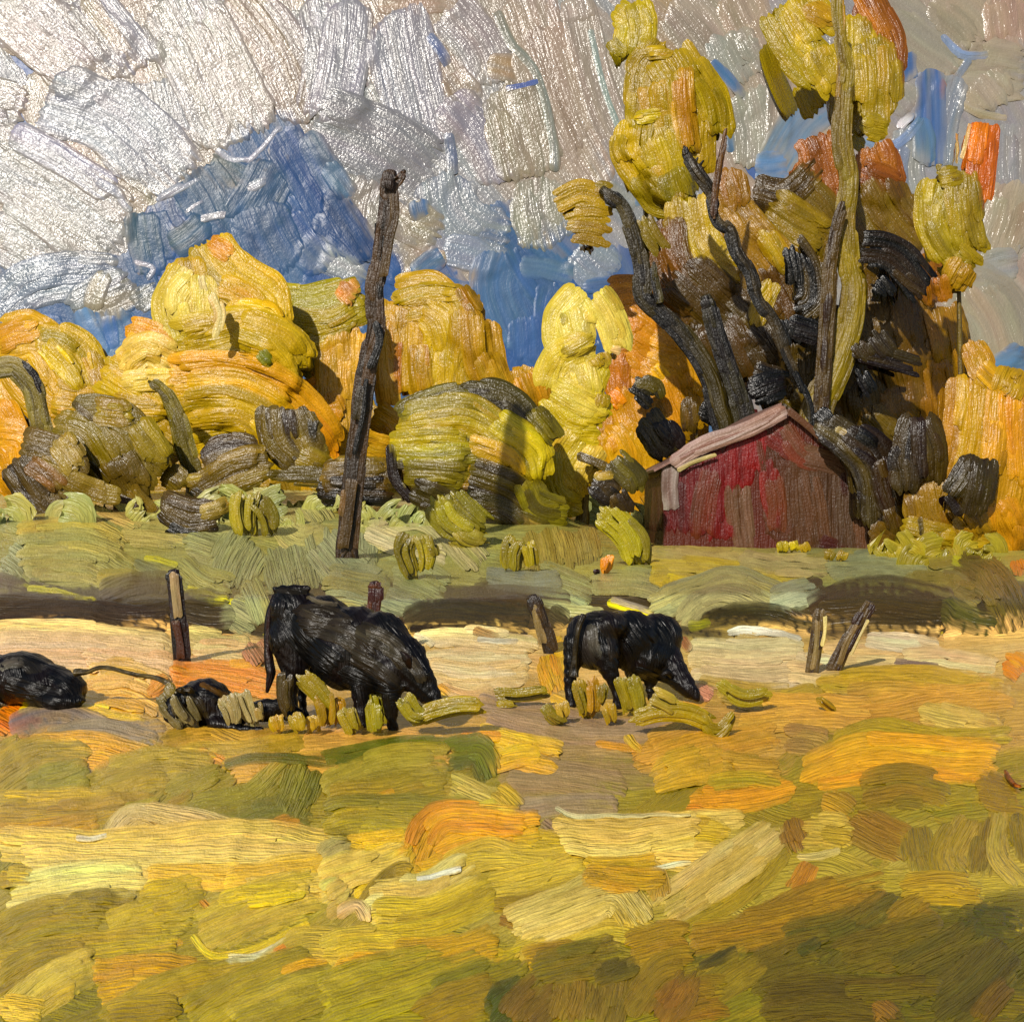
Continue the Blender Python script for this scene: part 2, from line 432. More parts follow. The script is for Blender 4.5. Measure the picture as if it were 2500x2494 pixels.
# ------------------------------------------------------------------ stroke lists
TILES = {'A': (0, 0, 2.141), 'B': (800, 0, 2.141), 'C': (1600, 0, 2.141), 'D': (0, 700, 2.141), 'E': (800, 700, 2.141),
         'F': (1600, 700, 2.141), 'G': (0, 1594, 2.141), 'H': (800, 1594, 2.141), 'I': (1600, 1594, 2.141),
         'J': (0, 1350, 1.756), 'K': (1200, 1350, 1.756), 'N': (0, 0, 1.0)}
def parse(text):
    """lines:  TILE width colour[/colour] x,y x,y ...   -> list of (points, width, c1, c2)"""
    out = []
    for ln in text.strip().splitlines():
        for item in ln.split(';'):
            p = item.split()
            if not p or p[0].startswith('--'): continue
            x0, y0, s = TILES[p[0]]
            cc = p[2].split('/')
            pts = [(x0 + float(q.split(',')[0]) / s, y0 + float(q.split(',')[1]) / s) for q in p[3:]]
            out.append((pts, float(p[1]) / s, cc[0], cc[1] if len(cc) > 1 else None))
    return out
def shade(h, f):
    h = h.lstrip('#')
    return '#' + ''.join('%02x' % int(min(255, max(0, int(h[i:i + 2], 16) * f))) for i in (0, 2, 4))
def second(c1):
    """a second pigment for a stroke that names only one"""
    r = rng.integers(3)
    if r == 0: return shade(c1, 0.80)
    if r == 1: return shade(c1, 1.14)
    h = c1.lstrip('#'); v = [int(h[i:i + 2], 16) for i in (0, 2, 4)]
    return '#%02x%02x%02x' % (min(255, int(v[0] * 1.03)), int(v[1] * .95), int(v[2] * .78))

# ================================================================== SKY
K_SKY, K_G = 0.50, 1.0
TONE['warm'] = (0.97, 0.965, 0.985)          # albedo of each kind of paint relative to the colour it shows in full light
hm_sky = HMap()
def far_spread(x, y):
    return 0.25 if (x < -150 or x > 2650 or y < -120) else 1.0
def sky_palette(x, y):
    n = math.sin(x * .004 + 1.3) * math.sin(y * .006 + .4)
    band = np.interp(x, [0, 200, 330, 520, 640, 720, 800, 950, 1100, 1250, 1500, 1700, 2000, 2500], [770, 700, 560, 420, 310, 320, 480, 640, 700, 560, 560, 900, 900, 900])
    if y > band: return [('#56709e', '#4c6698'), ('#536c92', '#64799c'), ('#5c7498', '#6d82a4')][rng.integers(3)]
    return [('#aba396', '#b3a695'), ('#a8a5a0', '#9c9c9e'), ('#b2a08f', '#a9a092'), ('#a3a4a0', '#98a0a6')][rng.integers(4)]
sky = Buf(); cl = Buf()
# the blue sheet behind the clouds
gx, gy = np.meshgrid(np.linspace(-3600, 6200, 90), np.linspace(1330, -2300, 50))
P, ok, S = s_sky(gx, gy, np.zeros_like(gx) - 3)
sky.add(P, np.tile(hexlin('#5b76ab', K_SKY), P.shape[:2] + (1,)), np.stack([gx, gy], -1), S)
yy = -1300
while yy < 1300:
    xx = -2300 + rng.uniform(0, 120)
    out_row = yy < -200
    while xx < 4900:
        far = far_spread(xx, yy)
        w = rng.uniform(150, 240) * (1.5 if far < 1 else 1)
        L = rng.uniform(220, 380) * (1.4 if far < 1 else 1)
        a = math.radians(rng.uniform(40, 75))
        dx, dy = math.cos(a) * L / 2, math.sin(a) * L / 2
        c = sky_palette(xx, yy)
        blue = c[0] in ('#56709e', '#536c92', '#5c7498')
        TONE['warm'] = (0.80, 0.92, 0.98) if blue else (0.97, 0.965, 0.985)
        stroke(sky if blue else cl, s_sky, hm_sky, [(xx - dx, yy - dy), (xx + rng.uniform(-15, 15), yy), (xx + dx, yy + dy)], w, c[0], c[1], K_SKY, detail=0.45 if far < 1 else .8, thick=.5, amp=.6)
        xx += w * 1.05
    yy += 150 if not out_row else 260
SKY_STROKES = '''
A 260 #566a80/#4e6484 740,1130 900,1380; A 260 #526788/#5c7086 960,980 1280,1320; A 260 #4c6494/#566c8c 1180,1230 1420,1530; A 220 #586e94/#4c669a 1480,1120 1720,1400; A 150 #5b6d80 1090,840 1330,960; A 160 #5c708a 1300,1000 1500,1150
A 300 #56697f 1000,900 1150,1150; A 260 #5a6f8c 1450,850 1250,1200; A 220 #425a88/#4a6290 1450,680 1640,1000 1830,1330; A 330 #5a6f90 1330,1080 1500,1420
A 200 #5c7089 740,1100 800,1450; A 170 #5e7288/#6d7377 900,1300 1080,1150; A 160 #637384/#54699a 1600,700 1820,1080; A 150 #46608e 1640,1130 1927,1370
A 240 #7188ac/#8798ac 640,1900 560,1620; A 90 #5f7cb0 600,1830 560,1640; A 120 #7f94b4 420,1620 540,1880
B 330 #6d83a0/#5f7aa2 930,1320 890,1520 1000,1800; B 90 #5a77aa 950,1300 1100,1560; B 230 #5c74a4 1050,1650 1060,1900; B 90 #5a76ac 1330,1500 1620,1480; B 160 #5a73a2 1180,1480 1150,1700
B 170 #46608e 0,1000 130,1200 240,1360; B 120 #7189a6/#6d7d90 -10,860 120,1040; B 120 #5e7eae 600,1330 450,1450; B 110 #6f8bb4 470,1050 500,1150
B 130 #7b8998/#6b80a2 1000,1390 1290,1450; B 60 #6e86b0 560,1440 750,1500; B 100 #8399b6 1600,1020 1750,1080; B 90 #5a7ac0 1700,1090 1780,1100
C 240 #8d9eb0/#7f96b4 920,500 760,640 600,910; C 200 #8095b8 520,900 700,880; C 160 #5876b0 1430,360 1440,560 1440,880; C 130 #6482b4 1290,270 1300,430; C 120 #7d94ba 1380,620 1400,860
C 160 #7c95b8 1927,1820 1780,1950; F 150 #7e9ac0/#8a9cae 1760,430 1927,380; C 60 #6b86ad 290,330 380,420 460,515; C 70 #7d93b0 330,540 400,800
'''
TONE['warm'] = (0.97, 0.965, 0.985)
CLOUDS = '''
A 300 #aaa5a6 -60,150 150,120 420,420; A 430 #aea69e/#a6a2a4 60,-40 300,180 620,400; A 270 #a3a3ad 420,-30 560,150 740,380
A 300 #a59e9a 1230,-40 1450,250 1630,640; A 300 #a9a39c/#9c98a0 -70,560 120,620; A 270 #a3a3a0 -60,1230 80,1280 300,1420; A 300 #8d9298/#81868c 1730,560 1820,760 1950,960
A 440 #aaa8a2/#9fa3a8 -80,780 260,1000 640,1260; A 170 #b2b4be/#a5a8ba 60,690 300,820 600,1010; A 400 #a3a7ad/#8f98a6 240,500 600,640 950,980
A 450 #b0aba2/#a2a2a4 880,-40 1080,330 1280,760; A 230 #8c969f/#7e8ea2 -60,1680 130,1500 380,1440 640,1430; A 220 #868d92/#a09a84 400,1640 700,1490; A 110 #a39a84 480,1620 560,1420
A 300 #a8a7ab/#9d9fa8 1680,-40 1740,300 1690,640; A 90 #a9afba/#8c98aa 1290,1000 1420,920; A 190 #99a2a3/#8c98a4 1590,1290 1880,1450; A 120 #787468 900,1260 1060,1200
A 140 #858a84/#6c7264 700,1600 840,1500
B 130 #b29c86/#a39284 250,20 700,10; B 260 #a6a6ae/#9497a0 130,0 100,300 40,620; B 330 #9d9ea6/#8c90a0 360,70 420,380 520,790; B 320 #8b8c90/#80848e -40,620 300,760 620,980
B 280 #a89f96/#a09c9c 640,60 800,250 870,460; B 170 #a59a90 640,380 750,560; B 260 #a39da0/#94929c 610,520 780,700 930,960; B 140 #aa9c88 830,340 1060,400
B 330 #b2a18e/#a89a8a 1010,-40 1150,350 1270,680 1440,990; B 210 #b0a498/#a89d8e 1300,-20 1380,350 1480,640 1640,900; B 310 #a59d87/#9c9480 930,450 1000,680 1070,940; B 170 #a89e92 1290,-20 1330,120
B 55 #8a9a9c 880,60 960,230 1090,390 1170,700 1190,900; B 42 #8fa09c 1370,150 1440,450 1540,720 1620,900
B 330 #909aa0/#848fa0 600,920 640,1110 760,1220 960,1270; B 180 #8593a2 600,1300 880,1390; B 260 #a09b92/#96948e 210,930 150,1130 270,1320; B 240 #9c988c/#a0967c 370,1120 590,1230; B 310 #a5a390/#9c9c8e 1090,930 1110,1100 1160,1300
B 240 #8d99a2/#8794a8 1290,1290 1500,1450; B 130 #9aa5ab 1440,990 1620,1090; B 150 #99a2a2 -20,1350 220,1460; B 90 #a09a84/#b09078 400,1450 620,1330
B 60 #6e82ac 630,690 660,920; B 60 #7488b0 520,180 640,350; B 34 #5872b2 1100,430 930,470; B 100 #8d8c64 430,1450 640,1480
C 260 #a89f94 -60,40 180,260 330,520; C 360 #b0a492/#a8a08e 130,-30 330,220 520,560; C 260 #b0a38e/#b2a08c 400,-40 560,260; C 300 #b4a390/#b0a08a 570,80 720,420
C 260 #a5a494/#9da096 370,180 500,420; C 54 #7088b4 290,330 380,430 460,510; C 280 #abaa9c/#a6a696 480,480 530,700 530,880; C 130 #b2a694 650,400 630,730
C 290 #aaa594/#a4a292 1170,40 1380,200 1600,360; C 350 #aca28c/#b0a48e 1470,-60 1640,60 1760,200; C 240 #bca08e/#b29c84 1830,-40 1880,300; C 300 #aea690/#a8a28e 1600,350 1940,400; C 260 #b0a58c/#aca694 1680,420 1790,560
C 46 #8298ba 1490,190 1600,290 1740,290; C 44 #bcb9ac 1590,540 1700,600 1850,620; C 44 #8ba0c0 1640,310 1560,420
C 170 #9da4a6/#8c9cb0 1570,400 1500,640 1470,880; C 150 #969fa8/#a6a89e 1360,640 1340,900 1390,1080; C 80 #8d9ab0 1300,760 1290,1010; C 170 #9c988e 1250,470 1350,580; C 50 #d0a48c 1500,430 1480,520
C 260 #a6a29c/#9c9ea2 1870,640 1880,1010; C 180 #aea28e 1790,960 1690,1140; C 230 #aea48e/#b09c84 1890,970 1840,1160 1780,1340; C 180 #a5a698/#98a0a4 1900,1370 1700,1410
C 400 #a8a28e/#a0a092 1540,1540 1740,1620 1850,1900; F 320 #a8a38c/#b0a086 1620,40 1720,200 1790,420; C 70 #c4c2b4 1700,1270 1740,1230
'''
for p, w, a, b in parse(CLOUDS):
    b = b or second(a)
    stroke(cl, s_sky, hm_sky, p, w, a, b, K_SKY, thick=1.7, amp=.8, rag=0.10, wet=.45)
    if w > 100: strands(cl, s_sky, hm_sky, p, w * .85, a, b, K_SKY, n=3, thick=.3, back=0, amp=.6, ragl=.3)
TONE['warm'] = (0.80, 0.92, 0.98)
for p, w, a, b in parse(SKY_STROKES):
    stroke(sky, s_sky, hm_sky, p, w, a, b or second(a), K_SKY, thick=.6, amp=.45, wet=.6)
TONE['warm'] = (0.97, 0.965, 0.985)
RIDGES = '''
A 46 #d0d0d8 1050,1150 1190,1120; A 22 #c8ccd4 970,1110 1070,1050; A 40 #c0c4cc 620,1030 690,1110; A 34 #d0d0d6 700,1370 800,1400 770,1460; A 60 #a4aab4/#c4c8d0 1300,990 1400,940; A 60 #c0c4d0/#9ca4b0 500,950 600,1000 660,1040; A 34 #d4d6e0 1290,850 1380,760 1470,650; A 34 #ccd0dc 1130,780 1210,835 1300,830; A 30 #ccd0dc 820,1050 930,1000 1050,930; A 40 #a8aeba/#ccd0d8 830,1040 960,960
C 56 #8aa6cc 1080,730 1210,770 1310,720 1400,610; C 50 #ececec 1270,670 1350,600; A 40 #6c8cc0 -20,1780 90,1700 280,1710 390,1760 520,1880
'''
for p, w, a, b in parse(RIDGES):
    stroke(cl, s_sky, hm_sky, p, w, a, b or shade(a, .93), K_SKY, thick=4.5, amp=2.2, rag=0.5, rnd=.9)
tag(sky.build('sky', M_SKY), kind='structure')
tag(cl.build('clouds', M_CLOUD), label='grey and cream clouds in broad slanting strokes over the blue sky', cat='clouds', kind='stuff')

# ================================================================== GROUND
TONE['warm'] = (1.02, 1.0, 0.94); TONE['con'] = 1.05
def palette_ground(x, y):
    if y < 1330:  return [('#8c9260', '#9c9458'), ('#a39650', '#8a8e5c')][rng.integers(2)]
    if y < 1440:  return [('#8c9260', '#a09850'), ('#989254', '#8a8e5c')][rng.integers(2)]
    if y < 1530:  return [('#5c5038', '#4a402c'), ('#6a5a48', '#54482c')][rng.integers(2)]
    if y < 1680:  return [('#d4b070', '#c8ac60'), ('#d8b878', '#dca868')][rng.integers(2)]
    if y < 1830:  return [('#c09a54', '#b8904c'), ('#c49c54', '#a88c4c')][rng.integers(2)]
    if x > 1900 and y > 2200: return [('#66622a', '#7c6c24'), ('#5c5c24', '#6c6424')][rng.integers(2)]
    if y < 2050:  return [('#a0903c', '#8c8428'), ('#94862c', '#a88c2c')][rng.integers(2)]
    if y < 2330:  return [('#b8a44c', '#a8983c'), ('#c0ac58', '#9c8c30')][rng.integers(2)]
    return [('#98882c', '#8c8030'), ('#847c20', '#90842c')][rng.integers(2)]
hm_g = HMap()
lay = {'meadow': Buf(), 'bank': Buf(), 'straw': Buf(), 'pasture': Buf(), 'sweep': Buf()}
def layer_of(pts):
    y = np.mean([p[1] for p in pts])
    return 'meadow' if y < 1425 else 'straw' if y < 1700 else 'pasture'
# the base sheet under everything, out to the horizon
gxs = np.concatenate([np.linspace(-220, -40, 24)[:-1], np.linspace(-40, 40, 140), np.linspace(40, 220, 24)[1:]])
gys = np.concatenate([np.linspace(-25, 2, 16)[:-1], np.linspace(2, 30, 130)[:-1], np.linspace(30, 90, 70)[:-1], np.linspace(90, 256, 20)])
GX, GY = np.meshgrid(gxs, gys)
gb = Buf()
n1 = np.sin(GX * .7 + 2 * np.sin(GY * .5)) * .5 + .5
Cg = hexlin('#a08c3c', K_G)[None, None] * (1 - n1[..., None]) + hexlin('#80782c', K_G)[None, None] * n1[..., None]
gb.add(np.stack([GX, GY, gz(GX, GY) - 0.012], -1), Cg, np.stack([GX * 260, GY * 90], -1), np.full(GX.shape, .004))
tag(gb.build('ground', M_GRASS), kind='structure')
y = 1262.0
while y < 2950:
    w = float(np.interp(y, [1262, 1450, 1700, 2100, 2900], [42, 60, 90, 130, 210]))
    x = -900 + rng.uniform(0, 200)
    while x < 3400:
        L = rng.uniform(240, 420); far = not (-120 < x < 2620 and y < 2560)
        if far: L *= 1.5
        c = palette_ground(x, y)
        sl = rng.uniform(-.10, .10) if y < 1830 else rng.uniform(-.45, .05)
        L *= 1.25; pts = [(x - L / 2, y - sl * L / 2), (x - L / 6, y + rng.uniform(-.3, .3) * w), (x + L / 6, y + rng.uniform(-.3, .3) * w), (x + L / 2, y + sl * L / 2)]
        nm = 'meadow' if y < 1430 else 'bank' if y < 1530 else 'straw' if y < 1700 else 'pasture'
        stroke(lay[nm], s_ground, hm_g, pts, w * rng.uniform(.9, 1.3), c[0], c[1], K_G * (.55 if nm == 'bank' else 1), detail=0.35 if far else .7, thick=.7)
        x += L * .8
    y += w * .62
MEADOW = '''
D 200 #90945e -20,1180 230,1260; D 130 #a59850 100,1300 400,1250 650,1380; D 180 #8c9260 20,1420 120,1500; D 150 #a09a50 200,1340 450,1330 620,1400
D 130 #a39650/#959450 650,1280 950,1300 1060,1340; D 120 #b89c54 520,1130 760,1240; D 170 #a39a58/#98945c 1080,1160 1350,1080 1600,1130 1690,1240
D 140 #aca05c/#a09c58 1450,1230 1560,1330 1720,1300; D 250 #8f9258/#9a9656 980,1340 1300,1400; D 250 #8a8e5c/#90945a 1290,1340 1190,1560; D 280 #858a58/#8e9260 1500,1370 1560,1590
D 150 #959448/#8e8e50 930,1450 1060,1560 1200,1600; D 260 #8a9062/#949868 1830,1300 1860,1560; D 210 #a39848/#969450 110,1430 450,1430 700,1530; D 90 #9c9440 500,1540 700,1540; D 80 #b89850 880,1010 1000,1040
D 40 #c4bc12 750,1420 930,1465; D 46 #c4bc10/#b0a818 130,1580 300,1600 490,1650; D 44 #c4bc14 970,1580 1120,1640 1265,1660; D 60 #5e6848 700,1450 850,1500; D 130 #878c58 1250,1600 1400,1640
D 120 #7c7c50 1180,1700 1340,1790; D 100 #8a8e58 1300,1560 1380,1760
E 220 #8a9062/#949868 -20,1350 180,1560; E 160 #b8ac70/#a8a468 230,1230 500,1190 640,1310 790,1470; E 110 #c4b880/#b4a860 200,1290 330,1340 620,1440; E 200 #888e5e 0,1560 330,1600; E 190 #8c9258/#858a58 350,1500 620,1600
E 220 #98843c/#a09048 1090,1290 1130,1500; E 190 #a08c44/#94884c 1290,1280 1330,1460; E 200 #888c5c/#949458 1090,1540 1380,1650; E 110 #6a7258/#7c8268 830,1530 1010,1560 1230,1560; E 120 #7f845a 300,1640 480,1690
E 130 #90905a/#989458 1380,1540 1650,1550 1880,1640; E 110 #a89c50 1680,1350 1927,1330; E 40 #c4bc20 1460,1655 1600,1700 1740,1745; E 36 #8c8064 1480,1640 1720,1710
E 90 #c0a420/#b09c30 1690,1500 1800,1550 1927,1590; E 60 #8c8a54 1250,1700 1450,1700
F 130 #b0a058/#a89c4c -20,1380 250,1410 520,1440; F 120 #bca634/#b0a04c -20,1490 300,1500 780,1570; F 80 #c4ac1c 40,1555 180,1590; F 120 #b0a060/#a09858 440,1440 680,1460 920,1470
F 150 #9a9454/#8c9060 -20,1690 200,1620 400,1560 720,1680; F 90 #96905a 120,1760 260,1650 420,1640 620,1720; F 120 #8a9068/#949460 600,1660 860,1590; F 140 #8a8c56/#848a60 900,1480 1150,1460 1420,1490
F 110 #7c7030 1400,1420 1620,1400 1770,1440; F 60 #c0bc10 1545,1430 1640,1475; F 180 #5e5228/#4e4420 1600,1440 1780,1560 1900,1800; F 110 #6e5e2c 1700,1500 1800,1650; F 150 #746c3c 1480,1560 1700,1660; F 70 #d87850 1890,1440 1910,1520
F 90 #7a7034 1300,1540 1600,1560; F 22 #d05c24 80,1305 250,1322 390,1338
'''
TONE['warm'] = (1.06, 1.05, 1.14); TONE['con'] = 1.05
for p, w, a, b in parse(MEADOW):
    b = b or second(a)
    stroke(lay['meadow'], s_ground, hm_g, p, w, a, b, K_G, thick=2.2, amp=1.8)
    if w > 30: strands(lay['meadow'], s_ground, hm_g, p, w * 1.04, a, b, K_G, n=int(w / 10), thick=.8, back=0, amp=1.4, ragl=.38)
BANK = '''
D 100 #6c5240/#5c4c3a -30,1540 150,1570; D 110 #5c4c38/#6a5844 -30,1640 300,1660 520,1680; D 120 #44382c/#54463a -30,1720 400,1710 880,1780; D 130 #6a5a48/#5a4a38 520,1620 700,1560 900,1550; D 90 #54463a 480,1690 900,1690
D 36 #181010 -20,1755 90,1785 330,1750 600,1815 870,1835; D 130 #5c5038/#5a4e3c 950,1700 1230,1730; D 90 #6c6044 960,1620 1200,1650
E 100 #6e5e4c/#5c4434 640,1640 900,1610 1270,1650; E 120 #5c5640/#4e4630 400,1760 600,1700 1060,1730; E 44 #2a2218 430,1800 700,1790 1060,1810; E 100 #62583c 1160,1700 1260,1760
F 110 #6a5440/#584430 800,1690 1000,1590 1250,1570 1560,1650; F 130 #5e4e30/#50442c 850,1710 1200,1690 1540,1730; F 110 #4e4a2c/#443e28 240,1770 520,1720 830,1780; F 60 #2a261c 100,1800 420,1835; F 100 #54482c/#4a3e28 860,1800 1500,1790
F 150 #706c38/#646034 1500,1690 1780,1780; F 60 #a4a420 170,1785 290,1765
'''
TONE['warm'] = (1.0, 0.99, 0.97); TONE['con'] = 1.06
for p, w, a, b in parse(BANK): stroke(lay['bank'], s_ground, hm_g, p, w, a, b or second(a), K_G * .42, thick=3.2, amp=2.4)
STRAW = '''
J 90 #c4aa60/#ccb06c -20,345 400,350 740,400; J 80 #d4b070/#d8b474 -20,395 350,400 740,440; J 80 #dcae70/#e0b880 -20,450 400,455 720,480; J 90 #b8a85e/#c4a860 800,370 1080,390; J 90 #dcaa6c/#e0b478 360,460 720,500 1120,490
J 80 #d8aa6a 830,430 1080,440; J 110 #e0801c/#e07814 730,530 950,540 1210,580; J 44 #e08c30 980,490 1120,480; J 110 #b47850/#a8684c 1080,400 1130,480; J 60 #b06c4c 1230,480 1350,490
J 110 #e0ae60/#e49c40 370,550 520,540 720,590; J 90 #e4a850/#e49038 330,610 560,610 700,670; J 120 #e87c18/#e46c10 -20,690 120,770; J 60 #d89440 90,680 330,660 620,700; J 60 #e88420 640,620 720,560
H 90 #e4c888/#dcb878 500,30 700,25 1060,40; H 110 #e4b870/#e8c890 540,100 760,130 1060,110; H 80 #dca860/#e0b470 590,190 730,230 880,215; H 140 #e8881c/#f0a040 1160,20 1220,210; H 60 #f0a040 1160,240 1290,290; H 60 #e08c30 570,190 640,240
E 90 #dcbc74/#e0c890 480,1850 700,1830 1100,1880; E 44 #dccc98 450,1830 560,1880; E 60 #9c7c4c 760,1800 900,1850; E 90 #e48c30 1180,1900 1250,1860; E 30 #e4d4a4 780,1855 1000,1865
K 80 #d4c484/#c8b878 850,405 1100,420 1340,410; K 90 #dcc080/#d0b878 840,460 1100,480 1360,470; K 70 #d8bc7c/#dcc490 850,530 1100,560 1340,540; K 34 #e4dab0 1010,350 1090,335 1230,355 1330,380
K 90 #dcb46c/#d8b878 1420,430 1920,420; K 90 #d8b870/#d0b070 1450,490 1920,480; K 60 #dcc890/#c8b488 1610,380 1920,400; K 26 #e8c890 1290,545 1600,530 1920,548; K 80 #e0b880 1300,470 1500,500; K 70 #cfae70 1280,520 1480,530
K 40 #b06040 815,370 855,425; K 30 #c06848 790,480 830,540; K 46 #e48c28 820,630 930,640; K 60 #d89068 870,580 950,620; I 130 #e88c40/#e4703c 1830,50 1927,110; I 80 #dcb878 1300,40 1780,70; I 46 #8c7464 1250,60 1480,90
'''
TONE['warm'] = (1.02, 1.02, 1.10); TONE['con'] = 1.10
for p, w, a, b in parse(STRAW):
    b = b or second(a)
    stroke(lay['straw'], s_ground, hm_g, p, w, a, b, K_G * 1.1, thick=2.6, amp=2.1, rag=.16, wet=.34)
    if w > 30: strands(lay['straw'], s_ground, hm_g, p, w * 1.04, a, b, K_G * 1.1, n=int(w / 10), thick=.8, back=0, amp=1.4, ragl=.38)
COW_SHADE = '''
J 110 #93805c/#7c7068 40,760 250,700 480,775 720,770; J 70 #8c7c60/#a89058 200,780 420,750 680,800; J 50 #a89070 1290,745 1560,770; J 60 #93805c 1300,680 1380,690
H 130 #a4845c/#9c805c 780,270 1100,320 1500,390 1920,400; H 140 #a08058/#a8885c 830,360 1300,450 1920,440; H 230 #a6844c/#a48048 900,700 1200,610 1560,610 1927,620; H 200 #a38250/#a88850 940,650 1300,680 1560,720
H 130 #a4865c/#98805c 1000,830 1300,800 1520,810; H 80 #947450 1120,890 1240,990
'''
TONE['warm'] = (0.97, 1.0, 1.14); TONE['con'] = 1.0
for p, w, a, b in parse(COW_SHADE): stroke(lay['sweep'], s_ground, hm_g, p, w, a, b or second(a), K_G, thick=2.4, amp=1.9)  # cast shade of the cattle put into the ground colour
